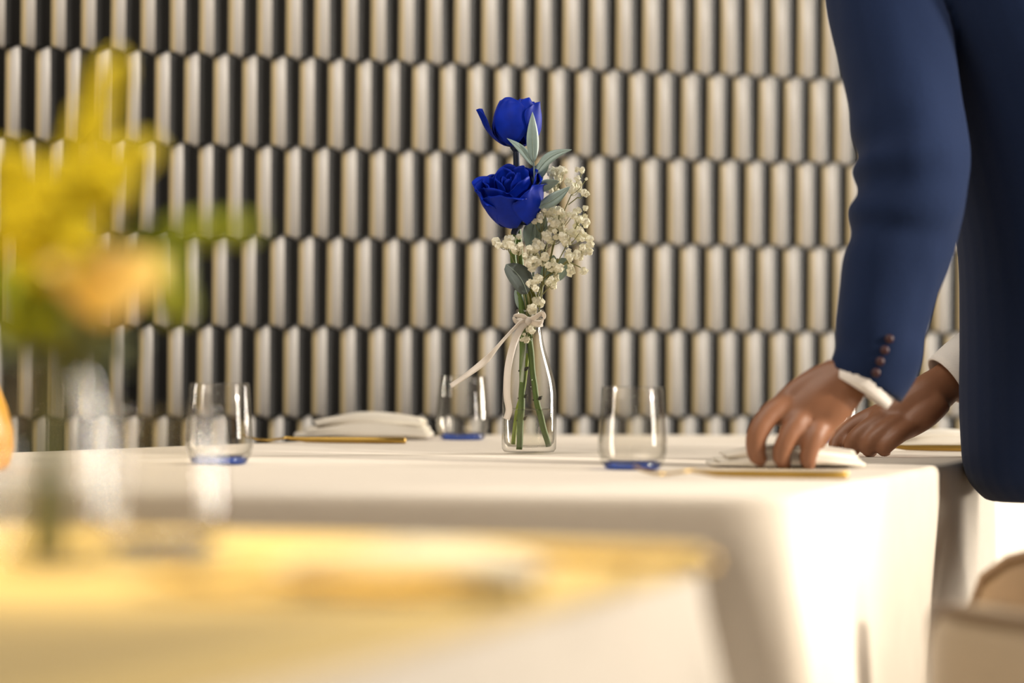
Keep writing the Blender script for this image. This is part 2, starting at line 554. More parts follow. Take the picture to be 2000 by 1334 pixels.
# ------------------------------------------------------------------ tumblers
def tumbler_meshes():
    R = 0.0365
    prof = [(0.0, 0.009), (0.024, 0.009), (0.031, 0.012), (0.0338, 0.020), (0.0338, 0.030), (0.0322, 0.055), (0.0302, 0.084),
            (0.0309, 0.0852), (0.0316, 0.084), (0.0338, 0.055), (0.0355, 0.030), (0.0352, 0.018), (0.0325, 0.008), (0.0285, 0.0035), (0.026, 0.003)]
    v_, f_ = lathe_data(prof, 48)
    a = bpy.data.meshes.new('glass_bowl'); a.from_pydata([tuple(p) for p in v_], [], f_); a.materials.append(MT['glass'])
    prof2 = [(0.0005, 0.0002), (0.024, 0.0002), (0.0275, 0.0012), (0.0305, 0.0048), (0.029, 0.0078), (0.022, 0.0085), (0.0005, 0.0085)]
    v_, f_ = lathe_data(prof2, 48)
    b = bpy.data.meshes.new('glass_base'); b.from_pydata([tuple(p) for p in v_], [], f_); b.materials.append(MT['blue_glass'])
    for me in (a, b):
        for p in me.polygons: p.use_smooth = True
    return a, b
GA, GB = tumbler_meshes()
def tumbler(x, ybase, label):
    p = tb(x, ybase)
    t = thing('tumbler', p, label, 'glass', 'clear tumblers with blue bases')
    link('glass_bowl', GA, t); link('glass_base', GB, t)
    return t
tumbler(1235, 917, 'clear tumbler with blue base standing just right of the rose bottle')
tumbler(428, 907, 'clear tumbler with blue base standing left of the folded napkin')
tumbler(903, 859, 'clear tumbler with blue base behind the loose ribbon tail')
tumbler(1622, 862, 'clear tumbler with blue base behind the hands, mostly hidden')
tumbler(318, 1082, 'blurred clear tumbler with bright highlights on the nearest table')

# ------------------------------------------------------------------ bottles
def bottle_meshes():
    s = 1668.0
    prof_px = [(0, 3), (40, 3), (49, 4), (53, 10), (53.5, 18), (53.5, 90), (53, 118), (50, 140), (45, 160), (38, 182), (31, 203), (26.5, 222),
               (23.5, 240), (22.5, 256), (22.5, 266), (26.5, 270), (28, 274), (28, 280), (26, 283)]
    outer = [(r / s, z / s) for r, z in prof_px]
    inner = [((r - 2.6) / s, z / s) for r, z in reversed(prof_px[5:])] + [(49 / s, 22 / s), (42 / s, 14 / s), (0.0003, 12 / s)]
    v_, f_ = lathe_data([(0.0003, 0.001)] + outer[1:] + inner, 56)
    a = bpy.data.meshes.new('bottle_glass'); a.from_pydata([tuple(p) for p in v_], [], f_); a.materials.append(MT['glass'])
    wz = 86 / s
    v_, f_ = lathe_data([(0.0003, 15 / s), (41 / s, 16 / s), (48 / s, 24 / s), (50 / s, 30 / s), (50 / s, wz)], 48)
    b = bpy.data.meshes.new('water'); b.from_pydata([tuple(p) for p in v_], [], f_); b.materials.append(MT['water'])
    v_, f_ = lathe_data([(0.0003, wz), (47 / s, wz), (50.6 / s, wz + 0.0016)], 48)
    c = bpy.data.meshes.new('water_surface'); c.from_pydata([tuple(p) for p in v_], [], f_); c.materials.append(MT['waterline'])
    for me in (a, b, c):
        for p in me.polygons: p.use_smooth = True
    return a, b, c
BA, BB, BC = bottle_meshes()
def bottle(p, label):
    t = thing('glass_bottle', p, label, 'bottle', 'glass bottle vases')
    link('bottle_glass', BA, t)
    wtr = link('water', BB, t); link('water_surface', BC, wtr)
    return t
BP = tb(1033, 886)
DB = BP.y
bt = bottle(BP, 'clear glass milk bottle with ribbon holding the blue roses')
BP2 = tb(98, 1115)
D2 = BP2.y
bottle(BP2, 'blurred clear glass bottle holding yellow flowers at far left')

def q(x, y, dy=0.0):
    return px(x, y, DB + dy)
S = 6000.0 / DB        # px per metre at the bottle

# ribbon tied at the neck: parts of the bottle
def strip(name, pts, width, m, parent, wdir=None, thick=0.0005):
    """ribbon: pts world polyline, width dir per point"""
    v_, f_ = [], []
    n = len(pts)
    for i, p in enumerate(pts):
        t = (pts[min(i + 1, n - 1)] - pts[max(i - 1, 0)]).normalized()
        wd = wdir(i / (n - 1)) if wdir else t.cross(V((0, 1, 0)))
        wd = (wd - t * wd.dot(t)).normalized()
        nn = t.cross(wd).normalized()
        for a, b in ((-1, -1), (-0.35, -1.8), (0.3, -0.2), (1, -1), (1, 1), (0.3, 1.8), (-0.35, 0.2), (-1, 1)):
            v_.append(p + wd * (a * width / 2) + nn * (b * thick))
    for i in range(n - 1):
        for j in range(8):
            a0 = i * 8 + j; a1 = i * 8 + (j + 1) % 8
            f_.append((a0, a1, a1 + 8, a0 + 8))
    f_.append(tuple(range(7, -1, -1))); f_.append(tuple((n - 1) * 8 + j for j in range(8)))
    return mesh_obj(name, local(parent, v_), f_, m, parent)

def sp(pts, k=6): return [V(p) for p in spline([tuple(p) for p in pts], k)]
rib = MT['ribbon']
zr = BP.z + 255 / S
band = []
for k in range(25):
    th = 2 * PI * k / 24
    band.append(BP + V((math.cos(th) * 0.0152, math.sin(th) * 0.0152, 256 / S + 0.0012 * math.sin(2 * th))))
strip('ribbon_band', band, 0.0085, rib, bt, wdir=lambda t: V((0, 0, 1)))
DYR = -0.019
tail1 = sp([q(1030, 626, DYR), q(1012, 634, DYR - .006), q(985, 662, DYR - .012), q(950, 702, DYR - .014), q(915, 730, DYR - .014), q(880, 754, DYR - .012)])
strip('ribbon_tail', tail1, 0.0078, rib, bt, wdir=lambda t: V((0.45, -0.4 * math.sin(t * 5), 0.8)))
tail2 = sp([q(1030, 628, DYR), q(1018, 640, DYR - .005), q(1003, 672, DYR - .010), q(992, 720, DYR - .016), q(990, 770, DYR - .020), q(994, 800, DYR - .021), q(989, 819, DYR - .021)])
strip('ribbon_tail', tail2, 0.0082, rib, bt, wdir=lambda t: V((1, 0.5 * math.sin(t * 4 + 1), 0.05)))
loop1 = sp([q(1032, 627, DYR), q(1045, 620, DYR - .004), q(1058, 612, DYR - .006), q(1061, 622, DYR - .003), q(1052, 632, DYR - .001), q(1032, 629, DYR)])
strip('ribbon_loop', loop1, 0.0072, rib, bt, wdir=lambda t: V((0.25, -0.7, 0.7)))
loop2 = sp([q(1031, 626, DYR), q(1020, 617, DYR - .005), q(1006, 618, DYR - .004), q(1008, 628, DYR - .001), q(1020, 634, DYR), q(1031, 628, DYR)])
strip('ribbon_loop', loop2, 0.0062, rib, bt, wdir=lambda t: V((0.25, -0.7, 0.7)))
kn, kf = [], []
for i in range(6):
    for j in range(10):
        a = PI * (i + 0.5) / 6; b = 2 * PI * j / 10
        kn.append(q(1031, 627, DYR - .002) + V((math.sin(a) * math.cos(b) * .0042, math.sin(a) * math.sin(b) * .0035, math.cos(a) * .0052)))
for i in range(5):
    for j in range(10):
        kf.append((i * 10 + j, i * 10 + (j + 1) % 10, (i + 1) * 10 + (j + 1) % 10, (i + 1) * 10 + j))
kf += [tuple(range(9, -1, -1)), tuple(range(50, 60))]
mesh_obj('ribbon_knot', local(bt, kn), kf, rib, bt)

# ------------------------------------------------------------------ roses
def petal_data(R, Hh, span, base_r, roll, seed, nu=18, nv=14, ruffle=0.05, tip=0.10, lean=0.0, cup=1.0, close=0.0):
    """a petal wrapped round the z axis, centred on +x; R radius at the widest, Hh height"""
    rnd = random.Random(seed)
    p1, p2 = rnd.uniform(0, 6.28), rnd.uniform(0, 6.28)
    v_, f_ = [], []
    for side in (0, 1):
        for i in range(nv + 1):
            v = i / nv
            wv = (math.sin(min(1, v * 1.15) * PI * 0.5) ** 0.7) * (1.0 if v < 0.72 else math.sqrt(max(0.0, 1 - ((v - 0.72) / 0.295) ** 2)) * 0.45 + 0.55)
            for j in range(nu + 1):
                u = -1 + 2 * j / nu
                th = u * span * wv
                r = base_r + (R - base_r) * (math.sin(min(1.0, v * 1.25) * PI * 0.5)) ** cup + lean * v * v
                top = 1 - tip * u * u
                z = Hh * v * top
                rl = max(0.0, (v - 0.72) / 0.28)
                r += roll * rl * rl * (0.6 + 0.4 * math.cos(2.2 * u + p1))
                z -= abs(roll) * 0.75 * rl ** 3 * (0.5 + 0.5 * math.cos(1.7 * u + p2))
                r += ruffle * R * math.sin(u * 5 + p1) * v * v + ruffle * 0.6 * R * math.sin(u * 9 + p2) * rl
                r *= 1 - close * max(0.0, (v - 0.35) / 0.65) ** 1.6
                r += side * -0.0005
                v_.append(V((r * math.cos(th), r * math.sin(th), z)))
    W = nu + 1
    n1 = (nv + 1) * W
    for i in range(nv):
        for j in range(nu):
            a = i * W + j
            f_.append((a, a + 1, a + 1 + W, a + W))
            f_.append((n1 + a, n1 + a + W, n1 + a + 1 + W, n1 + a + 1))
    for j in range(nu):
        a = nv * W + j
        f_.append((a, a + 1, n1 + a + 1, n1 + a))
    for i in range(nv):
        for j in (0, nu):
            a = i * W + j
            f_.append((a, a + W, n1 + a + W, n1 + a) if j == 0 else (a + W, a, n1 + a, n1 + a + W))
    return v_, f_

def rose(name, base, axis, spin, specs, label, m, sepal_m, stem_pts, stem_r, stem_m, nodes=(), group='roses', cat='rose', hip=0.007, dyed=0.0):
    """base: world point at the foot of the bloom; specs: petals (angle, R, H, span, roll, lean, z0)"""
    t = thing(name, base, label, cat, group)
    ax = V(axis).normalized()
    R = ax.to_track_quat('Z', 'Y').to_matrix() @ Matrix.Rotation(spin, 3, 'Z')
    for k, sp_ in enumerate(specs):
        ang, r, h, span, roll, lean, z0 = sp_[:7]
        pv, pf = petal_data(r, h, span, 0.003, roll, k * 7 + 3, lean=lean, cup=sp_[8] if len(sp_) > 8 else 1.0, close=sp_[7] if len(sp_) > 7 else 0.0)
        rot = Matrix.Rotation(ang, 3, 'Z')
        mesh_obj('petal', [R @ (rot @ p + V((0, 0, z0))) for p in pv], pf, m, t)
    pv, pf = lathe_data([(0.0004, -0.006), (hip * .55, -0.005), (hip, 0.0), (hip * 1.05, 0.004), (hip * .6, 0.008)], 14)
    cx = mesh_obj('calyx', [R @ p for p in pv], pf, sepal_m, t)
    for k in range(5):
        a = k * 2 * PI / 5 + 0.3
        ln = 0.010
        sv, sf = [], []
        for i in range(7):
            v = i / 6
            wd = 0.0038 * (1 - v) ** 0.8 * (0.5 + v * 1.2) + 0.0003
            c = V((hip * 0.8 + ln * 0.9 * v, 0, 0.002 + 0.004 * v * v))
            for s_, zz in ((-1, 0), (0, 0.0008), (1, 0), (0, -0.0008)):
                sv.append(Matrix.Rotation(a, 3, 'Z') @ (c + V((0, s_ * wd, zz))))
        for i in range(6):
            for j in range(4):
                sf.append((i * 4 + j, i * 4 + (j + 1) % 4, i * 4 + 4 + (j + 1) % 4, i * 4 + 4 + j))
        mesh_obj('sepal', [R @ p for p in sv], sf, sepal_m, cx)
    st = sp(stem_pts, 8)
    sr = stem_r if isinstance(stem_r, float) else None
    st_o = tube('stem', local(t, st), [sr] * len(st), stem_m, t, seg=10,
                wob=lambda a, th: 1 + 0.07 * math.sin(a * 60) * math.cos(th) + 0.06 * math.sin(a * 23))
    if dyed:
        nt_ = max(3, int(len(st) * dyed))
        tube('stem_top', local(t, st[:nt_]), [sr * (1.18 - 0.12 * i / nt_) for i in range(nt_)], sepal_m, t, seg=10)
    for (fr, ln) in nodes:
        i = int(fr * (len(st) - 1))
        c = st[i]
        nv_, nf_ = tube_data([c + V((-sr * 1.25, 0, -.001)), c + V((0, -sr * .3, 0)), c + V((sr * 1.2, 0, .0015)), c + V((sr * 1.9, 0, .004))],
                             [.0008, ln * .55, ln * .5, .0004], seg=8, ref=V((0, 1, 0)))
        mesh_obj('stem_node', local(t, nv_), nf_, MT['stem_node'], st_o)
    return t

K = 1.0 / S
# lower rose: open, leaning left and towards the camera
spec = []
rnd = random.Random(5)
ga = 2.4
for k in range(7):      # tight heart
    spec.append((k * ga, (0.0048 + 0.0024 * k), 0.055 + 0.0012 * k, 1.25 - 0.05 * k, 0.0012, 0.0, 0.006, 0.12, 0.6))
for k in range(7):      # middle
    spec.append((k * ga + 0.6, 0.0235 + 0.0017 * k, 0.0640 - 0.0008 * k, 0.92, 0.005, 0.001, 0.003, 0.05, 0.42))
for k in range(6):      # outer, rolling
    spec.append((k * 1.047 + 0.2, 0.0350 + 0.0012 * (k % 3), 0.060 - 0.004 * (k % 2), 0.80, 0.008, 0.001, 0.0, 0.0, 0.36))
rose('blue_rose', q(1012, 438), (-0.22, -0.44, 0.87), 0.5, spec,
     'wide open royal blue rose, the lower of the two', MT['rose'], MT['blue_stem'],
     [q(1012, 440), q(1004, 458), q(1002, 500, .004), q(1013, 560, .004), q(1020, 610, .002), q(1021, 670, .0), q(1020, 740, .0), q(1018, 800, .0), q(1014, 878, -.002)],
     0.0038, MT['rose_stem'], nodes=[(0.72, .0045), (0.84, .0038), (0.92, .004)], group='blue roses', hip=0.008, dyed=0.14)
# upper rose: a closed bud, one loose outer petal at left
spec = []
for k in range(5):
    spec.append((k * ga, 0.008 + 0.0033 * k, 0.054, 1.2, 0.0015, 0, 0.004, 0.3, 0.45))
for k in range(4):
    spec.append((k * 1.571 - 1.75, 0.0290 + 0.0006 * k, 0.0590 - 0.001 * k, 1.15, 0.0008, 0.0, 0.001, 0.40, 0.36))
for k in range(3):
    spec.append((k * 2.09 - 1.45, 0.0310, 0.0570 - 0.003 * k, 1.0, 0.0015, 0.0, 0.0, 0.34, 0.34))
spec.append((-0.15, 0.0325, 0.055, 0.75, 0.003, 0.001, 0.0, 0.16, 0.36))
spec.append((PI + 0.75, 0.0370, 0.048, 0.30, 0.001, 0.009, 0.0, 0.0, 0.5))
rose('blue_rose', q(1009, 289), (-0.03, -0.08, 1.0), 0.0, spec,
     'half closed royal blue rosebud, the topmost flower', MT['rose'], MT['blue_stem'],
     [q(1009, 292), q(1009, 320), q(1010, 380, .012), q(1012, 450, .012), q(1018, 520, .010), q(1028, 600, .006), q(1034, 660, .004), q(1040, 720, .002), q(1048, 780, .0), q(1060, 830, .0), q(1072, 872, .0)],
     0.0036, MT['rose_stem'], nodes=[(0.80, .0046)], group='blue roses', hip=0.0075, dyed=0.16)

# ------------------------------------------------------------------ leaves
def leaf_data(base, tip, width, bend=0.0, face=V((0, -1, 0)), fold=0.12, n=12, round_=1.0):
    d = tip - base
    L = d.length
    t = d.normalized()
    sdv = t.cross(face).normalized()
    nn = sdv.cross(t).normalized()
    if nn.dot(face) < 0: nn = -nn
    v_, f_ = [], []
    for i in range(n + 1):
        v = i / n
        wd = width / 2 * (math.sin(PI * v ** (0.8 if round_ < 1.5 else 0.95)) ** (0.9 / round_)) + 0.0003 * (1 - v)
        c = base + d * v + sdv * (bend * L * math.sin(PI * v)) + nn * (0.06 * L * math.sin(PI * v))
        for k, uu in enumerate((-1, -0.5, 0, 0.5, 1)):
            v_.append(c + sdv * (uu * wd) - nn * (fold * wd * (1 - abs(uu))) + nn * 0.00025)
        for uu in (1, 0.5, 0, -0.5, -1):
            v_.append(c + sdv * (uu * wd) - nn * (fold * wd * (1 - abs(uu))) - nn * 0.00025)
    for i in range(n):
        for j in range(10):
            a = i * 10 + j; b = i * 10 + (j + 1) % 10
            f_.append((a, b, b + 10, a + 10))
    f_.append(tuple(range(9, -1, -1))); f_.append(tuple(n * 10 + j for j in range(10)))
    mid = [base + d * (i / 8) + sdv * (bend * L * math.sin(PI * i / 8)) + nn * (0.06 * L * math.sin(PI * i / 8) - fold * 0.4 * width * math.sin(PI * i / 8) * 0.5 + 0.0004) for i in range(9)]
    return v_, f_, mid

def add_leaf(root, b, t, wpx, m, bend=0.0, face=V((0, -1, 0)), fold=0.12, round_=1.0, name='leaf', scale=None):
    pv, pf, mid = leaf_data(b, t, wpx * (scale or K), bend, face, fold, round_=round_)
    lf = mesh_obj(name, local(root, pv), pf, m, root)
    tube('midrib', local(root, mid), [0.0005 * (1 - 0.8 * i / 8) for i in range(9)], MT['vein'], lf, seg=5)
    return lf

sg = thing('foliage_sprig', q(1042, 600, -.004), 'silvery pointed-leaf foliage sprig beside the blue roses', 'foliage')
st = sp([q(1042, 312, -.022), q(1044, 350, -.020), q(1046, 410, -.014), q(1044, 480, -.006), q(1040, 560, .0), q(1036, 620, .004), q(1036, 690, .008)])
tube('stem', local(sg, st), [0.0009 + 0.0008 * i / len(st) for i in range(len(st))], MT['leaf'], sg, seg=6)
lm = MT['leaf']
for (bx, by, tx, ty, wpx, bd, fc, dy) in [
        (1042, 318, 1040, 218, 26, -0.04, (0.5, -1, 0.1), -.024),
        (1041, 324, 990, 270, 17, 0.06, (0.2, -1, 0.5), -.024),
        (1046, 340, 1117, 292, 22, -0.12, (-0.1, -1, 0.4), -.022),
        (1046, 352, 1076, 305, 24, -0.05, (0.2, -1, 0.2), -.014),
        (1046, 366, 1052, 318, 24, 0.05, (-0.4, -1, 0.1), -.010),
        (1046, 372, 1093, 354, 26, -0.10, (0.1, -0.8, -0.6), -.022),
        (1050, 406, 1114, 364, 24, 0.05, (0.2, -1, 0.3), -.026),
        (1042, 432, 1030, 486, 34, 0.0, (0.3, -1, 0.1), -.002),
        (1046, 470, 1066, 420, 26, 0.0, (0.3, -1, 0.2), -.002)]:
    add_leaf(sg, q(bx, by, dy), q(tx, ty, dy - 0.004), wpx, lm, bd, V(fc))

eu = thing('eucalyptus_sprig', q(1030, 610, .004), 'eucalyptus sprig with dull grey oval leaf above the bottle neck', 'foliage')
st = sp([q(1090, 505, .006), q(1072, 540, .004), q(1045, 585, .0), q(1036, 620, .002), q(1034, 680, .004)])
tube('stem', local(eu, st), [0.0011] * len(st), MT['twig'], eu, seg=6)
add_leaf(eu, q(1030, 574, -.020), q(988, 516, -.022), 48, MT['leaf_dark'], 0.10, V((0.35, -1, 0.25)), 0.22, round_=1.7)
add_leaf(eu, q(1084, 548, .008), q(1106, 504, .010), 34, MT['leaf'], -0.05, V((0.3, -1, 0.1)), 0.1, round_=1.7)
add_leaf(eu, q(1062, 552, .012), q(1082, 498, .014), 32, MT['leaf'], 0.05, V((-0.3, -1, 0.1)), 0.1, round_=1.5)
add_leaf(eu, q(1020, 606, .004), q(1006, 566, .002), 18, MT['leaf'], 0.05, V((-0.3, -1, 0.1)), 0.1, round_=1.3)
add_leaf(eu, q(1040, 602, -.004), q(1032, 560, -.008), 20, MT['gr_leaf'], 0.05, V((0.3, -1, 0.1)), 0.1, round_=1.2)
tube('stem', local(eu, [q(1030, 574, -.020), q(1034, 590, -.012), q(1036, 608, -.004)]), [0.001] * 3, MT['twig'], eu, seg=6)
sb = thing('stem_cutting', q(1008, 802, .012), 'thin bright green stem standing in the bottle water', 'stem')
tube('stem_shaft', local(sb, sp([q(1030, 690, .012), q(1022, 760, .012), q(1010, 805, .012), q(1002, 868, .012)])), 0.0026,
     mat('lime_stem', (0.24, 0.33, 0.02), 0.5, noise_scale=90, var=0.2), sb, seg=8)

# ------------------------------------------------------------------ baby's breath
def floret_mesh(name, seed, r, m, sub=2, amp=0.42):
    rnd = random.Random(seed)
    bm = bmesh.new()
    bmesh.ops.create_icosphere(bm, subdivisions=sub, radius=r)
    for v in bm.verts:
        v.co *= 1 + rnd.uniform(-amp, amp * 0.55)
    me = bpy.data.meshes.new(name)
    bm.to_mesh(me); bm.free()
    me.materials.append(m)
    return me
FLO = [floret_mesh('floret', 20 + i, 0.0040 + 0.0005 * i, MT['gyp']) for i in range(4)]

def gyps(label, origin, clusters, seed, stem_to):
    rnd = random.Random(seed)
    t = thing('gypsophila_sprig', origin, label, 'flower', "sprigs of baby's breath")
    for (cx, cy, rx, ry, n, dy, jx, jy) in clusters:
        cpt = q(jx, jy, dy * 0.5)
        main = sp([cpt, q((jx * 2 + cx) / 3, (jy * 2 + cy) / 3, dy * 0.7), q((jx + cx * 2) / 3, (jy + cy * 2) / 3, dy)])
        tube('twig', local(t, main), 0.0007, MT['twig'], t, seg=5)
        for k in range(int(n * 1.35)):
            a = rnd.uniform(0, 2 * PI); rr = math.sqrt(rnd.random())
            p = q(cx + rx * rr * math.cos(a), cy + ry * rr * math.sin(a), dy + rnd.uniform(-.018, .018))
            o = link('floret', FLO[rnd.randrange(4)], t)
            o.location = p - t.location
            o.rotation_euler = (rnd.uniform(0, 6), rnd.uniform(0, 6), rnd.uniform(0, 6))
            sc = rnd.uniform(0.75, 1.15) if k % 5 else 0.5
            o.scale = (sc, sc, sc)
            if k % 2 == 0:
                e = main[-1]
                mid = (e + p) / 2 + V((0, 0, -.003))
                tube('twig', local(t, sp([e, mid, p], 3)), 0.0004, MT['twig'], t, seg=4)
    for a, b in stem_to:
        tube('stem', local(t, sp([q(*p) for p in a], 5)), 0.0009, MT['twig'], t, seg=5)
    return t
gyps("cream baby's breath sprig on the right, rising past the lower rose", q(1040, 600, .01),
     [(1090, 340, 22, 20, 11, .012, 1075, 450), (1128, 352, 24, 22, 9, .010, 1090, 440), (1138, 378, 8, 8, 3, .006, 1110, 400),
      (1078, 372, 10, 8, 3, .014, 1072, 430),
      (1058, 422, 22, 16, 9, -.012, 1055, 520), (1095, 422, 26, 18, 13, -.006, 1075, 510), (1138, 420, 16, 18, 7, .0, 1105, 480),
      (1085, 452, 26, 16, 11, -.004, 1070, 530), (1118, 458, 24, 22, 12, -.008, 1085, 520), (1142, 480, 14, 22, 10, -.004, 1105, 515),
      (1118, 500, 20, 12, 7, -.010, 1090, 525), (1144, 527, 6, 6, 2, .0, 1112, 512), (1118, 524, 6, 9, 3, -.004, 1108, 512)],
     3, [([(1108, 512, 0), (1085, 530, 0), (1062, 545, 0), (1050, 580, 0), (1040, 640, .004)], 0),
         ([(1075, 450, 0), (1064, 500, 0), (1061, 545, 0), (1056, 590, 0), (1042, 650, .004)], 0)])
gyps("cream baby's breath sprig on the left, below the lower rose", q(1036, 600, -.002),
     [(985, 470, 20, 12, 9, -.016, 1005, 515), (1012, 478, 18, 16, 8, -.018, 1012, 522), (1040, 492, 18, 16, 10, -.018, 1030, 530),
      (1062, 472, 18, 14, 8, -.014, 1060, 520), (1040, 512, 14, 12, 6, -.018, 1026, 535), (1072, 512, 14, 12, 6, -.018, 1062, 545),
      (1046, 552, 16, 12, 8, -.018, 1050, 575), (1080, 552, 12, 12, 6, -.016, 1060, 575), (1090, 530, 8, 14, 5, -.012, 1066, 560),
      (1036, 548, 6, 14, 4, -.016, 1040, 570),
      (1052, 590, 8, 8, 4, -.006, 1046, 610), (1042, 602, 6, 5, 3, -.010, 1044, 612)],
     8, [([(1005, 515, -.012), (1014, 545, -.010), (1024, 580, -.004), (1032, 640, .0)], 0),
         ([(1062, 545, -.010), (1056, 575, -.006), (1046, 610, 0), (1040, 660, .002)], 0)])
gyps("small baby's breath clump caught inside the bottle neck", q(1036, 645, .002),
     [(1036, 640, 8, 8, 4, -.004, 1040, 625), (1026, 660, 8, 8, 5, -.006, 1036, 640), (1030, 648, 6, 6, 3, -.004, 1036, 630)], 12, [])

# ------------------------------------------------------------------ napkins and forks
def napkin(p, ang, L, Wd, Hh, label, flip=1, lean=0.35):
    """folded napkin: stacked layers with a round fold at one end; L along x, Wd deep"""
    t = thing('napkin', p, label, 'napkin', 'folded napkins', rz=ang)
    nl = 3
    th = Hh / nl
    for k in range(nl):
        z0 = k * th
        x0 = -L / 2 + lean * th * k * 2.2 + 0.006 * k
        x1 = L / 2 - 0.004 * k
        prof = []
        # lower skin to the fold, round fold, upper skin back: a closed flat U
        n = 9
        tk = th * 0.40
        for i in range(n):
            u = i / (n - 1)
            prof.append((x0 + (x1 - x0) * u, z0 + 0.0012 * math.sin(u * 9 + k)))
        for i in range(1, 7):
            a = -PI / 2 + PI * i / 7
            prof.append((x1 + th * 0.55 * math.cos(a), z0 + th * 0.47 + th * 0.47 * math.sin(a)))
        for i in range(n):
            u = 1 - i / (n - 1)
            hump = 0.006 * math.sin(PI * u) * (k + 1) / nl
            prof.append((x0 + (x1 - x0) * u, z0 + th * 0.94 * (0.45 + 0.55 * min(1, u * 2.5)) + hump))
        v_, f_ = [], []
        m_ = 8
        for j in range(m_ + 1):
            yy = -Wd / 2 + Wd * j / m_ + 0.002 * k
            ed = 1 - 0.10 * (1 if j in (0, m_) else 0)
            for (x, z) in prof:
                v_.append(V((flip * (x * (1 - 0.02 * abs(2 * j / m_ - 1)) + 0.003 * math.sin(j * 1.1 + k)), yy, z * ed + 0.0015 * math.sin(j * 0.9 + x * 40 + k))))
        P_ = len(prof)
        for j in range(m_):
            for i in range(P_):
                a = j * P_ + i; b = j * P_ + (i + 1) % P_
                f_.append((a, b, b + P_, a + P_))
        f_.append(tuple(range(P_ - 1, -1, -1))); f_.append(tuple(m_ * P_ + i for i in range(P_)))
        mn = min(v.z for v in v_)
        if k == 0:
            for v in v_: v.z -= mn
        mesh_obj('napkin_layer', v_, f_, MT['napkin'], t)
    return t

def fork(p, ang, label, flip=1):
    """gold table fork, handle end towards +x (flip=1); lies on its back"""
    t = thing('fork', p, label, 'fork', 'gold forks', rz=ang)
    def bar(name, prof, par=None):
        v_, f_ = [], []
        for (x, zc, hw, hh) in prof:
            for a in range(8):
                th = 2 * PI * a / 8 + PI / 8
                v_.append(V((flip * x, hw * math.copysign(abs(math.cos(th)) ** 0.6, math.cos(th)), max(zc + hh * math.copysign(abs(math.sin(th)) ** 0.6, math.sin(th)), 0.0))))
        for i in range(len(prof) - 1):
            for a in range(8):
                f_.append((i * 8 + a, i * 8 + (a + 1) % 8, i * 8 + 8 + (a + 1) % 8, i * 8 + 8 + a))
        f_.append(tuple(range(7, -1, -1))); f_.append(tuple((len(prof) - 1) * 8 + a for a in range(8)))
        return mesh_obj(name, v_, f_, MT['gold'], par or t)
    bar('handle', [(0.100, 0.004, 0.003, 0.003), (0.098, 0.0045, 0.0065, 0.0042), (0.06, 0.0045, 0.0058, 0.0042), (0.0, 0.0045, 0.0045, 0.0040), (-0.028, 0.0045, 0.0032, 0.0035),
                   (-0.045, 0.006, 0.0024, 0.0022), (-0.055, 0.007, 0.0030, 0.0017)])
    hd = bar('fork_head', [(-0.052, 0.007, 0.003, 0.0017), (-0.062, 0.0055, 0.0085, 0.0014), (-0.075, 0.0038, 0.0105, 0.0013), (-0.080, 0.0036, 0.0105, 0.0013)])
    for k in range(4):
        y = -0.009 + 0.006 * k
        pts = [(-0.079, .0036), (-0.09, .0045), (-0.10, .007), (-0.108, .011)]
        v_, f_ = tube_data([V((flip * x, y, z)) for x, z in pts], [.0014, .0013, .0012, .0006], seg=6)
        mesh_obj('tine', v_, f_, MT['gold'], hd)
    return t

TA = math.atan2((FR - FL).y, (FR - FL).x)
pn = tb(700, 862); sN = 6000 / pn.y
napkin(tb(706, 857), -0.06, 0.175, 0.085, 0.029, 'folded ivory napkin between the left and middle tumblers')
fork(tb(640, 866), 0.02, 'gold fork in front of the napkin between two tumblers')
napkin(tb(1530, 912), -0.02, 0.160, 0.075, 0.018, 'ivory napkin pinned under the near hand', lean=0.1)
fork(tb(1455, 934), -0.10, 'gold fork in front of the napkin under the near hand')
napkin(tb(1835, 872), -0.02, 0.15, 0.09, 0.015, 'ivory napkin behind the hands, beside the dark jacket')
fork(tb(1815, 882), -0.06, 'gold fork beside the napkin next to the dark jacket')
napkin(tb(790, 1122), -0.28, 0.15, 0.09, 0.010, 'blurred ivory napkin on the nearest table')
fork(tb(690, 1150), -0.12, 'blurred gold fork before the napkin on the nearest table')
def knife(p, ang, label):
    t = thing('knife', p, label, 'knife', 'gold knives', rz=ang)
    for nm, prof in (('handle', [(0.100, .003, .003), (0.098, .0075, .0045), (0.05, .007, .0045), (0.0, .0055, .004), (-0.012, .004, .003)]),
                     ('blade', [(-0.010, .004, .0022), (-0.02, .0085, .0016), (-0.07, .0095, .0014), (-0.095, .007, .0011), (-0.105, .001, .0007)])):
        v_, f_ = [], []
        for x, hw_, hh_ in prof:
            for a in range(8):
                th = 2 * PI * a / 8 + PI / 8
                v_.append(V((x, hw_ * math.cos(th), .0045 + hh_ * math.sin(th) if nm == 'handle' else .003 + hh_ * math.sin(th))))
        for i in range(len(prof) - 1):
            for a in range(8):
                f_.append((i * 8 + a, i * 8 + (a + 1) % 8, i * 8 + 8 + (a + 1) % 8, i * 8 + 8 + a))
        f_.append(tuple(range(7, -1, -1))); f_.append(tuple((len(prof) - 1) * 8 + a for a in range(8)))
        mesh_obj(nm, v_, f_, MT['gold'], t)
    return t
knife(tb(650, 1168), -0.12, 'blurred gold knife nearest to the camera, left of centre')
fork(tb(1090, 1100), -0.5, 'blurred gold fork near the right edge of the nearest table')

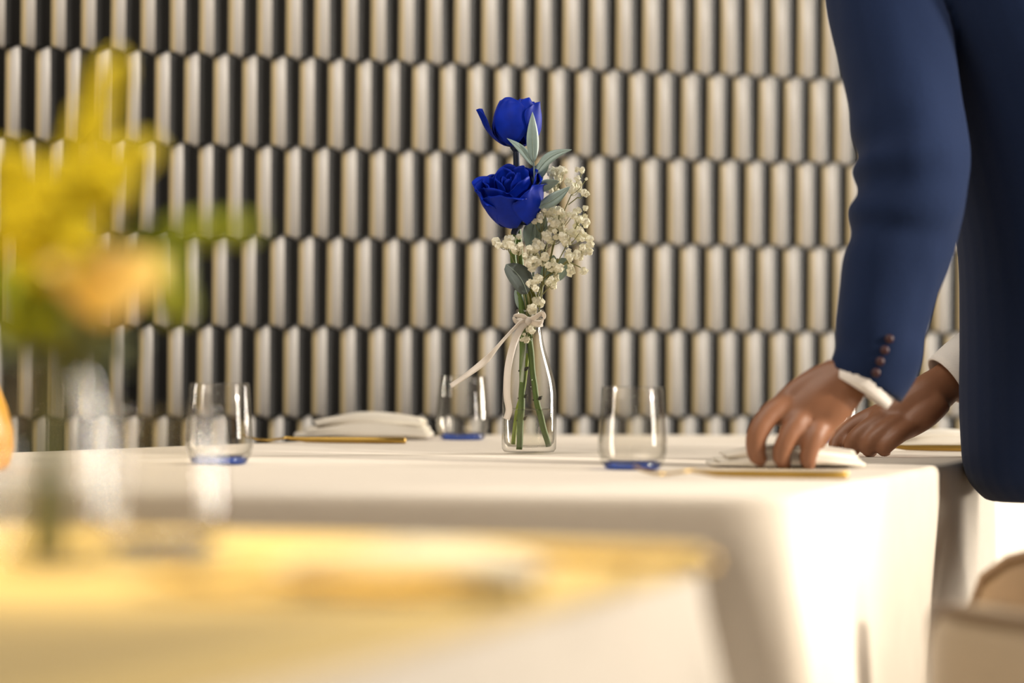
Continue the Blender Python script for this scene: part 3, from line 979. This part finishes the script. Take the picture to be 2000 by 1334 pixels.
# ------------------------------------------------------------------ chairs
def tub_chair(loc, rz, label, hide='leather'):
    """low cream tub chair facing +x in its own frame"""
    t = thing('tub_chair', loc, label, 'chair', 'low tub chairs', rz=rz)
    # curved backrest shell, open to the front
    Ro, th_ = 0.27, 0.05
    zt, zb = 0.672, 0.33
    v_, f_ = [], []
    n = 40
    sec = [(0, zb), (0, zt - 0.02), (0.006, zt - 0.006), (0.018, zt), (th_ - 0.018, zt), (th_ - 0.006, zt - 0.006), (th_, zt - 0.02), (th_, zb)]
    def shell(i):
        u = i / n
        a = math.radians(62 + u * (298 - 62))
        e = min(u, 1 - u) / 0.09
        drop = 0.0 if e >= 1 else (1 - math.sqrt(max(0, 1 - (1 - e) ** 2))) * 0.085
        return a, drop
    for i in range(n + 1):
        a, drop = shell(i)
        for (dr, z) in sec:
            r = Ro - dr
            zz = z - drop * (1 if z > 0.5 else 0)
            v_.append(V((r * math.cos(a) * 0.95, r * math.sin(a), zz)))
    P_ = len(sec)
    for i in range(n):
        for j in range(P_):
            a = i * P_ + j; b = i * P_ + (j + 1) % P_
            f_.append((a, b, b + P_, a + P_))
    f_.append(tuple(range(P_ - 1, -1, -1))); f_.append(tuple(n * P_ + j for j in range(P_)))
    back = mesh_obj('backrest', v_, f_, MT[hide], t)
    for dr in (0.004, th_ - 0.004):
        pts = []
        for i in range(n + 1):
            a, drop = shell(i)
            r = Ro - dr
            pts.append(V((r * math.cos(a) * 0.95, r * math.sin(a), zt - 0.004 - drop)))
        tube('piping', pts, 0.0045, MT['piping'], back, seg=6, ref=V((0, 0, 1)))
    # seat cushion
    v_, f_ = [], []
    prof = [(0.86, 0.34), (1.0, 0.35), (1.03, 0.39), (1.0, 0.43), (0.9, 0.45), (0.0, 0.455)]
    for s_, z in prof:
        for j in range(32):
            a = 2 * PI * j / 32
            v_.append(V((0.215 * s_ * math.copysign(abs(math.cos(a)) ** 0.7, math.cos(a)) + 0.03, 0.205 * s_ * math.copysign(abs(math.sin(a)) ** 0.7, math.sin(a)), z)))
    for i in range(len(prof) - 1):
        for j in range(32):
            f_.append((i * 32 + j, i * 32 + (j + 1) % 32, i * 32 + 32 + (j + 1) % 32, i * 32 + 32 + j))
    f_.append(tuple(range(31, -1, -1)))
    mesh_obj('seat', v_, f_, MT[hide], t)
    for sx in (-0.16, 0.17):
        for sy in (-0.16, 0.16):
            tube('leg', [V((sx * 1.15, sy * 1.15, 0)), V((sx, sy, 0.2)), V((sx * 0.95, sy * 0.95, 0.36))], [0.011, 0.016, 0.019], MT['wood'], t, seg=10)
    return t
c_ = tub_chair((0.603, 3.09, 0), PI - 0.28, 'cream leather tub chair in a shade-darkened tone with dark piping, tucked by the cloth pleat', 'shaded_leather')
c_.scale = (1, 1, 1.035)
c_ = tub_chair((0.335 + 0.265, 2.42, 0), PI / 2 + 0.25, 'blurred cream tub chair at the bottom right corner')
c_.scale = (1, 1, 1.012)

# ------------------------------------------------------------------ amber vase at the left edge
vp = tb(-32, 918)
vz = thing('amber_vase', vp, 'amber orange teardrop vase cut off by the left edge', 'vase')
lathe('vase_body', [(0.0004, 0.0002), (0.020, 0.0002), (0.026, 0.006), (0.030, 0.022), (0.029, 0.040), (0.022, 0.064), (0.013, 0.086), (0.011, 0.093), (0.0095, 0.093), (0.011, 0.084), (0.02, 0.062), (0.0265, 0.04), (0.0004, 0.01)], MT['amber'], vz, seg=32)
lathe('vase_rim', [(0.0115, 0.0915), (0.0128, 0.093), (0.0115, 0.0945), (0.0100, 0.093), (0.0115, 0.0915)], MT['piping'], vz, seg=28)

# ------------------------------------------------------------------ yellow flowers of the near bottle
def q2(x, y, dy=0.0): return px(x, y, D2 + dy)
K2 = D2 / 6000.0
YF = [floret_mesh('floret', 60 + i, 0.0050 + 0.0006 * i, MT['goldenrod'], sub=1, amp=0.25) for i in range(3)]
GF = [floret_mesh('floret', 70 + i, 0.0050 + 0.0006 * i, MT['goldenrod_green'], sub=1, amp=0.25) for i in range(3)]
def goldenrod(label, pts, rpx, n, seed, florets, dy0=0.0):
    """plume of small florets round the outer half of a stem"""
    rnd = random.Random(seed)
    st = sp([q2(x, y, dy0 + dy) for x, y, dy in pts], 8)
    t = thing('goldenrod_plume', st[0], label, 'flower', 'yellow goldenrod plumes')
    tube('stem', local(t, st), [0.0022 - 0.0014 * i / len(st) for i in range(len(st))], MT['gr_stem'], t, seg=6)
    m_ = len(st)
    for k in range(n):
        f = 0.42 + 0.58 * (k + rnd.random()) / n
        c = st[min(m_ - 1, int(f * (m_ - 1)))]
        rr = rpx * K2 * (1.15 - 0.9 * max(0, (f - 0.55) / 0.45)) * math.sqrt(rnd.random())
        a = rnd.uniform(0, 2 * PI)
        p = c + V((math.cos(a) * rr, rnd.uniform(-1, 1) * rr * 0.8, math.sin(a) * rr * 0.8))
        o = link('floret', florets[rnd.randrange(3)], t)
        o.location = p - t.location
        sc = rnd.uniform(0.7, 1.5)
        o.scale = (sc, sc, sc)
        o.rotation_euler = (rnd.uniform(0, 6), rnd.uniform(0, 6), 0)
    return t
N0 = (105, 640, 0)
goldenrod('blurred yellow goldenrod plume, the tallest at left', [(100, 900, 0), N0, (140, 420, 0), (185, 260, 0), (222, 120, 0)], 42, 90, 31, YF)
goldenrod('blurred yellow goldenrod plume bending right under the tallest', [(100, 900, 0), N0, (150, 440, -.01), (215, 350, -.01), (275, 290, -.01)], 62, 110, 32, YF)
goldenrod('blurred yellow goldenrod plume at the left frame edge', [(95, 900, 0), (95, 640, 0), (70, 480, 0), (40, 380, 0), (15, 300, 0)], 62, 110, 33, YF)
goldenrod('blurred goldenrod plume in the middle of the yellow bunch', [(100, 900, 0), (105, 640, -.01), (110, 500, -.02), (120, 400, -.02), (130, 310, -.02)], 66, 110, 34, YF)
goldenrod('blurred green-yellow plume hanging out to the right', [(100, 900, 0), (120, 660, 0), (230, 520, 0), (310, 530, 0), (345, 610, 0)], 50, 80, 35, GF)
goldenrod('blurred thin green-yellow plume reaching furthest right', [(100, 900, 0), (115, 660, .01), (240, 500, .01), (370, 455, .01), (500, 445, .01)], 26, 40, 36, GF)
goldenrod('blurred green-yellow plume low at the left edge', [(95, 900, 0), (95, 700, -.005), (70, 620, -.01), (40, 580, -.01), (10, 540, -.01)], 55, 70, 37, GF)
fol = thing('leaf_bunch', q2(98, 900), 'blurred olive leaves gathered above the left bottle neck', 'foliage')
rnd = random.Random(77)
tube('stem', local(fol, sp([q2(100, 1095), q2(104, 900), q2(106, 680)])), 0.0030, MT['gr_stem'], fol, seg=8)
tube('stem', local(fol, sp([q2(70, 1095, .008), q2(92, 900, .004), q2(100, 690, .004)])), 0.0032, MT['gr_stem'], fol, seg=8)
tube('stem', local(fol, sp([q2(62, 1095, -.008), q2(88, 900, -.004), q2(100, 690, -.004)])), 0.0032, MT['gr_stem'], fol, seg=8)
for k in range(26):
    bx, by = 104 + rnd.uniform(-12, 12), rnd.uniform(590, 720)
    a = rnd.uniform(-2.7, 0.0) if k % 3 else rnd.uniform(-0.6, 0.7)
    ln = rnd.uniform(110, 210)
    tx, ty = bx + ln * math.cos(a) * 0.95, by + ln * math.sin(a) * 0.55 + rnd.uniform(-20, 60)
    dy = rnd.uniform(-.02, .02)
    add_leaf(fol, q2(bx, by, dy * .3), q2(tx, ty, dy), rnd.uniform(30, 54), MT['gr_leaf'] if k % 4 else MT['leaf'], rnd.uniform(-.1, .1),
             V((rnd.uniform(-.6, .6), -1, rnd.uniform(0, .8))), scale=K2)
spec = []
for k in range(6):
    spec.append((k * ga, 0.004 + 0.0022 * k, 0.036, 1.2, 0.001, 0, 0.004))
for k in range(6):
    spec.append((k * 1.05, 0.022 + 0.001 * (k % 3), 0.038, 0.9, 0.008, 0.003, 0.0))
rose('peach_rose', q2(200, 628, -.02), (0.10, -0.5, 0.85), 0.2, spec, 'blurred peach rose among the yellow flowers at left', MT['peach'], MT['gr_leaf'],
     [q2(200, 630, -.02), q2(165, 680, -.015), q2(120, 760, -.004), q2(108, 900, 0), q2(125, 1090, 0)], 0.0030, MT['gr_stem'], group='peach roses', hip=0.007)

# ------------------------------------------------------------------ the man in the navy suit
TY = 3.48                      # depth of the trunk
TX = -0.018
man = thing('person', V((0.70, TY, 0)), 'person in a navy suit bending over the table, both hands on a napkin', 'person')
def ml(pts): return [p - man.location for p in pts]

def wrinkle(amp, f1, f2, seed):
    def w_(u, th):
        return 1 + amp * noise.noise(V((math.cos(th) * f2, math.sin(th) * f2, u * f1 + seed)))
    return w_
def loft_px(rows, k=5, seg=24, wob=None, extra=1.0):
    """rows: (x, y, dist, half width px in the picture plane, half depth m)"""
    rs = spline(rows, k)
    pts = [px(r_[0], r_[1], r_[2]) for r_ in rs]
    ra = [r_[3] * r_[2] / F * extra for r_ in rs]
    rb = [r_[4] * extra for r_ in rs]
    return tube_data(pts, ra, rb, seg, V((0, 1, 0)), True, wob)

# near (left) sleeve: shoulder, elbow, cuff
near_rows = [(1790, -230, 3.46, 118, 0.085), (1752, -130, 3.40, 120, 0.078), (1728, -20, 3.36, 117, 0.070), (1750, 110, 3.33, 113, 0.066), (1772, 220, 3.31, 110, 0.064),
             (1783, 310, 3.295, 111, 0.063), (1776, 390, 3.285, 110, 0.060), (1760, 470, 3.28, 104, 0.056), (1738, 550, 3.27, 98, 0.052), (1722, 635, 3.26, 91, 0.047), (1717, 692, 3.255, 87, 0.044), (1697, 735, 3.255, 83, 0.042), (1689, 751, 3.255, 81, 0.041)]
def sleeve_wob(u, th):
    k = 1.0
    # crumpled folds at the inside of the elbow
    e = math.exp(-((u - 0.50) / 0.13) ** 2)
    k += 0.085 * e * math.sin(u * 62 + 1.2 * math.cos(th)) * (0.55 - 0.45 * math.cos(th)) 
    k += 0.05 * noise.noise(V((math.cos(th) * 1.2, math.sin(th) * 1.2, u * 7)))
    k += 0.025 * noise.noise(V((math.cos(th) * 2.5, math.sin(th) * 2.5, u * 16 + 4)))
    return k
pieces = [loft_px(near_rows, 7, 32, sleeve_wob)]
# far (right) sleeve
far_pts = [V((0.48, 3.62, 1.40)), V((0.60, 3.67, 1.20)), V((0.725, 3.67, 1.02)), V((0.68, 3.66, 0.95)), V((0.60, 3.655, 0.885)), V((0.560, 3.65, 0.862))]
fp = sp(far_pts, 6)
fr_r = [0.075 - 0.033 * i / (len(fp) - 1) for i in range(len(fp))]
pieces.append(tube_data(fp, fr_r, fr_r, 24, V((0, 1, 0)), True, wrinkle(0.08, 9, 1.5, 3)))
# torso: (centre x, z, half x, half y)
tor = [(0.705, 0.705, 0.150, 0.195), (0.700, 0.735, 0.168, 0.205), (0.695, 0.80, 0.168, 0.205), (0.685, 0.90, 0.160, 0.20), (0.665, 1.02, 0.148, 0.195), (0.625, 1.14, 0.142, 0.20),
       (0.575, 1.26, 0.138, 0.21), (0.53, 1.36, 0.125, 0.21), (0.495, 1.43, 0.10, 0.17), (0.475, 1.47, 0.07, 0.09)]
ts = spline(tor, 5)
tv_, tf_ = [], []
SEG = 40
for i, (cx, z, rx, ry) in enumerate(ts):
    for j in range(SEG):
        th = 2 * PI * j / SEG
        k = 1 + 0.035 * noise.noise(V((math.cos(th) * 1.6, math.sin(th) * 1.6, z * 5)))
        zz = z
        if z < 0.80:      # curved front hem, a little lower at the front
            zz = z + 0.03 * (1 - (0.5 - 0.5 * math.cos(th))) * (0.80 - z) / 0.095
        tv_.append(V((cx + TX + rx * k * math.cos(th), TY + ry * k * math.sin(th), zz)))
for i in range(len(ts) - 1):
    for j in range(SEG):
        a = i * SEG + j; b = i * SEG + (j + 1) % SEG
        tf_.append((a, b, b + SEG, a + SEG))
tf_.append(tuple(range(SEG - 1, -1, -1))); tf_.append(tuple((len(ts) - 1) * SEG + j for j in range(SEG)))
pieces.append((tv_, tf_))
pieces = [(ml(pv), pf) for pv, pf in pieces]
jk = remesh_union('jacket', pieces, MT['suit'], man, 0.004, 5)
# oxblood cuff buttons on the near sleeve
for (bx, by) in [(1737, 662), (1728, 684), (1719, 706), (1711, 728)]:
    c = px(bx, by, 3.26 - 0.0500) - man.location
    v_, f_ = tube_data([c + V((0, 0.004, 0)), c, c + V((0, -0.002, 0)), c + V((0, -0.0025, 0))], [0.0046, 0.0048, 0.0042, 0.002], seg=14, ref=V((0, 0, 1)))
    mesh_obj('button', v_, f_, MT['button'], jk)
# trousers
tp = []
hip_p = [V((0.70 + TX, TY, 0.95)), V((0.725 + TX, TY, 0.86)), V((0.745 + TX, TY, 0.76))]
tp.append(tube_data(hip_p, [0.12, 0.13, 0.12], [0.17, 0.18, 0.175], 28, V((0, 1, 0))))
for sy in (-1, 1):
    lp = sp([V((0.74 + TX, TY + sy * 0.085, 0.84)), V((0.82 + TX, TY + sy * 0.085, 0.66)), V((0.87 + TX, TY + sy * 0.09, 0.46)), V((0.94 + TX, TY + sy * 0.10, 0.25)), V((0.96 + TX, TY + sy * 0.105, 0.06))])
    n_ = len(lp)
    tp.append(tube_data(lp, [0.098 - 0.044 * i / (n_ - 1) for i in range(n_)], [0.095 - 0.042 * i / (n_ - 1) for i in range(n_)], 22, V((0, 1, 0)), True, wrinkle(0.06, 8, 1.3, sy)))
remesh_union('trousers', [(ml(pv), pf) for pv, pf in tp], MT['trouser'], man, 0.009, 3)
for sy in (-1, 1):
    y = TY + sy * 0.105
    v_, f_ = [], []
    rows_ = [(0.86, 0.03, 0.02, 0.036), (0.83, 0.045, 0.0, 0.04), (0.78, 0.05, 0.0, 0.045), (0.71, 0.036, 0.0, 0.045), (0.64, 0.025, 0.0, 0.046), (0.585, 0.018, 0.0, 0.03), (0.57, 0.012, 0.004, 0.012)]
    v_, f_ = tube_data([V((x + 0.19 + TX, y, zc + 0.012)) for x, zc, _, w2 in rows_], [max(0.008, zc + 0.010) for x, zc, _, w2 in rows_], [w2 for x, zc, _, w2 in rows_], 16, V((0, 1, 0)))
    for v in v_: v.z = max(v.z, 0.002)
    mesh_obj('shoe', ml(v_), f_, mat('black_shoe_leather', (0.012, 0.010, 0.009), 0.3, noise_scale=40), man)

# hands, neck and head: one continuous body
def limb(pts, rad, k=5, seg=12, flat=1.0):
    rows_ = spline([(*p, r_) for p, r_ in zip(pts, rad)], k)
    c = [V(r_[:3]) for r_ in rows_]
    rr = [r_[3] for r_ in rows_]
    # rounded end
    d = (c[-1] - c[-2]).normalized()
    e = rr[-1]
    for a in (0.45, 0.75, 0.93):
        c.append(c[len(rows_) - 1] + d * e * a); rr.append(e * math.sqrt(1 - a * a))
    return tube_data(c, rr, [r_ * flat for r_ in rr], seg, V((0.02, 1, 0.03)))
body = []
HN = 3.245
def h(x, y, dy=0.0): return px(x, y, HN + dy)
sH = HN / F
# near hand: forearm and wrist into the back of the hand
body.append(limb([h(1712, 640, .006), h(1690, 690, .004), h(1668, 728, .002), h(1636, 764, .0), h(1600, 792, .0), h(1560, 812, .0)],
                 [48 * sH, 44 * sH, 43 * sH, 50 * sH, 51 * sH, 40 * sH], flat=0.72, seg=20))
body.append(limb([h(1660, 750, -.004), h(1632, 790, -.006), h(1608, 822, -.006), h(1592, 842, -.006)], [36 * sH, 38 * sH, 31 * sH, 24 * sH], flat=0.75, seg=18))
body.append(limb([h(1640, 730, .004), h(1590, 758, .006), h(1545, 786, .006), h(1518, 808, .004)], [34 * sH, 38 * sH, 33 * sH, 24 * sH], flat=0.72, seg=18))
# fingers: knuckle, middle joint, last joint, tip
fing = [
    ([h(1542, 788, .004), h(1508, 806, -.004), h(1480, 846, -.010), h(1477, 884, -.006), h(1488, 904, .000)], [26, 23.5, 22, 19, 15]),     # index
    ([h(1580, 806, .0), h(1556, 828, -.012), h(1535, 862, -.016), h(1526, 890, -.012), h(1532, 907, -.004)], [25, 22.5, 20.5, 18.5, 15]),  # middle
    ([h(1606, 828, -.004), h(1594, 850, -.016), h(1583, 874, -.018), h(1578, 896, -.014), h(1580, 909, -.006)], [24, 21, 19, 17, 13.5]),   # ring
    ([h(1618, 830, .012), h(1606, 852, .016), h(1592, 872, .020), h(1580, 890, .022), h(1576, 900, .022)], [20, 17, 15.5, 14, 11]),        # little finger, tucked behind
    ([h(1600, 772, .020), h(1560, 806, .034), h(1540, 846, .040), h(1545, 876, .036), h(1554, 894, .030)], [24, 22, 20, 18, 14]),          # thumb behind
]
for pts, rad in fing:
    body.append(limb(pts, [r_ * sH for r_ in rad], seg=14, flat=1.0))
# far hand, reaching in from the right
HF = 3.60
def g(x, y, dy=0.0): return px(x, y, HF + dy)
sG = HF / F
body.append(limb([g(1912, 690, .04), g(1876, 722, .02), g(1848, 748, .01), g(1812, 775, .0), g(1772, 800, .0), g(1735, 822, .0)], [36 * sG, 38 * sG, 40 * sG, 45 * sG, 45 * sG, 36 * sG], flat=0.75, seg=18))
body.append(limb([g(1836, 778, -.006), g(1806, 808, -.012), g(1776, 832, -.014), g(1748, 850, -.012)], [30 * sG, 30 * sG, 25 * sG, 18 * sG], flat=0.8, seg=16))
fing2 = [
    ([g(1745, 800, .012), g(1700, 816, .014), g(1660, 838, .014), g(1636, 862, .010), g(1630, 874, .006)], [23, 21, 19, 17, 13]),
    ([g(1748, 812, .0), g(1708, 830, -.010), g(1676, 852, -.012), g(1664, 870, -.008), g(1668, 879, .0)], [23, 21, 19, 17, 13]),
    ([g(1760, 822, -.010), g(1728, 842, -.022), g(1704, 862, -.024), g(1696, 876, -.018), g(1702, 882, -.008)], [22, 20, 18, 16, 12.5]),
    ([g(1778, 834, -.018), g(1752, 852, -.030), g(1734, 868, -.032), g(1726, 878, -.028), g(1730, 882, -.018)], [19, 17.5, 16, 14, 11]),
    ([g(1770, 796, .024), g(1716, 816, .040), g(1684, 842, .044), g(1664, 862, .036), g(1652, 872, .026)], [22, 21, 19, 17, 13]),
]
for pts, rad in fing2:
    body.append(limb(pts, [r_ * sG for r_ in rad], seg=14))
# forearms and arms inside the sleeves join the hands to the shoulders, neck and head
body.append(limb([V((0.53 + TX, TY, 1.36)), px(1740, -80, 3.42), px(1770, 220, 3.31), px(1778, 330, 3.295), px(1745, 520, 3.275), px(1712, 640, 3.252)],
                 [0.05, 0.045, 0.042, 0.041, 0.034, 0.026], seg=12))
body.append(limb([V((0.53 + TX, TY, 1.36)), V((0.53, 3.61, 1.32)), V((0.64, 3.67, 1.15)), V((0.718, 3.67, 1.03)), V((0.64, 3.66, 0.92)), g(1912, 690, .04)], [0.05, 0.047, 0.042, 0.04, 0.034, 0.024], seg=12))
body.append(limb([V((0.60 + TX, TY, 1.10)), V((0.53 + TX, TY, 1.36)), V((0.475 + TX, TY, 1.46)), V((0.44 + TX, TY, 1.53)), V((0.415 + TX, TY, 1.58))], [0.09, 0.08, 0.056, 0.054, 0.056], seg=18))
HC = V((0.365 + TX, TY, 1.625))
hv, hf = [], []
fwdh = V((-0.80, 0, -0.60)); uph = V((-0.60, 0, 0.80))      # looks down at the hands
for i in range(17):
    a = PI * i / 16
    for j in range(24):
        b = 2 * PI * j / 24
        yy = math.sin(a) * math.cos(b); xx = math.sin(a) * math.sin(b); zz = math.cos(a)
        jaw = 1 - 0.22 * max(0, -zz)
        p = HC + V((0, 1, 0)) * (0.076 * yy * jaw) + fwdh * (0.096 * xx * (0.92 if xx < 0 else 1.0) + 0.012 * max(0, -zz)) + uph * (0.118 * zz)
        hv.append(p)
for i in range(16):
    for j in range(24):
        hf.append((i * 24 + j, i * 24 + (j + 1) % 24, i * 24 + 24 + (j + 1) % 24, i * 24 + 24 + j))
body.append((hv, hf))
def hp(f_, s_, u_): return HC + fwdh * f_ + V((0, 1, 0)) * s_ + uph * u_
body.append(limb([hp(0.088, 0, 0.028), hp(0.102, 0, 0.0), hp(0.112, 0, -0.022)], [0.009, 0.011, 0.013], seg=10))
for s_ in (-1, 1):
    body.append(limb([hp(0.0, s_ * 0.074, -0.03), hp(-0.008, s_ * 0.082, 0.0), hp(-0.006, s_ * 0.083, 0.026)], [0.009, 0.014, 0.011], seg=10, flat=0.5))
    body.append(limb([hp(0.078, s_ * 0.012, 0.030), hp(0.084, s_ * 0.034, 0.034), hp(0.068, s_ * 0.058, 0.026)], [0.008, 0.009, 0.006], seg=8))
bd = remesh_union('body', [(ml(pv), pf) for pv, pf in body], MT['skin'], man, 0.0030, 3)
def ball(name, c, rx, ry, rz_, m, parent):
    v_, f_ = [], []
    for i in range(9):
        a = PI * i / 8
        for j in range(14):
            b = 2 * PI * j / 14
            v_.append(c - man.location + fwdh * (rx * math.sin(a) * math.cos(b)) + V((0, 1, 0)) * (ry * math.sin(a) * math.sin(b)) + uph * (rz_ * math.cos(a)))
    for i in range(8):
        for j in range(14):
            f_.append((i * 14 + j, i * 14 + (j + 1) % 14, i * 14 + 14 + (j + 1) % 14, i * 14 + 14 + j))
    return mesh_obj(name, v_, f_, m, parent)
for s_ in (-1, 1):
    e = ball('eye', hp(0.084, s_ * 0.032, 0.012), 0.010, 0.014, 0.007, MT['eye'], bd)
    ball('iris', hp(0.091, s_ * 0.032, 0.011), 0.0045, 0.006, 0.006, MT['iris'], e)
    ball('eyebrow', hp(0.090, s_ * 0.034, 0.034), 0.006, 0.020, 0.004, MT['hair'], bd)
ball('mouth', hp(0.092, 0, -0.055), 0.010, 0.024, 0.007, MT['lip'], bd)
hv2, hf2 = [], []
for i in range(13):
    a = PI * 0.62 * i / 12
    for j in range(28):
        b = 2 * PI * j / 28
        k = 1.07 + 0.03 * noise.noise(V((math.cos(b) * 3, math.sin(b) * 3, a * 4)))
        front = max(0.0, math.sin(b))
        aa = a * (1 - 0.42 * front)
        yy = math.sin(aa) * math.cos(b); xx = math.sin(aa) * math.sin(b); zz = math.cos(aa)
        hv2.append(HC - man.location + V((0, 1, 0)) * (0.078 * yy * k) + fwdh * (0.095 * xx * k) + uph * (0.119 * zz * k))
for i in range(12):
    for j in range(28):
        hf2.append((i * 28 + j, i * 28 + (j + 1) % 28, i * 28 + 28 + (j + 1) % 28, i * 28 + 28 + j))
mesh_obj('hair', hv2, hf2, MT['hair'], man)
# shirt cuffs and collar
def cuff(pts, ra, rb):
    n = len(pts)
    v1, f1 = tube_data(pts, ra, rb, 32, V((0, 1, 0)), False)
    v2, f2 = tube_data(list(pts), [a - 0.003 for a in ra], [b - 0.003 for b in rb], 32, V((0, 1, 0)), False, v0=len(v1))
    f2 = [tuple(reversed(f)) for f in f2]
    fe = []
    L0 = (n - 1) * 32; B = len(v1)
    for j in range(32):
        k = (j + 1) % 32
        fe.append((L0 + j, L0 + k, B + L0 + k, B + L0 + j)); fe.append((k, j, B + j, B + k))
    mesh_obj('shirt_cuff', ml(v1 + v2), f1 + f2 + fe, MT['shirt'], man)
cuff([h(1710, 712, .006), h(1697, 733, .006), h(1684, 753, .006), h(1677, 764, .006)], [68 * sH, 68 * sH, 67 * sH, 66 * sH], [0.037, 0.037, 0.036, 0.035])
cuff([g(1915, 690, .03), g(1882, 716, .02), g(1858, 736, .014), g(1848, 744, .012)], [58 * sG, 58 * sG, 56 * sG, 55 * sG], [0.033, 0.033, 0.032, 0.031])
v1, f1 = tube_data([V((0.495 + TX, TY, 1.425)), V((0.475 + TX, TY, 1.47)), V((0.462 + TX, TY, 1.50))], [0.072, 0.066, 0.061], [0.075, 0.068, 0.062], 28, V((0, 1, 0)), False)
mesh_obj('shirt_collar', ml(v1), f1, MT['shirt'], man)
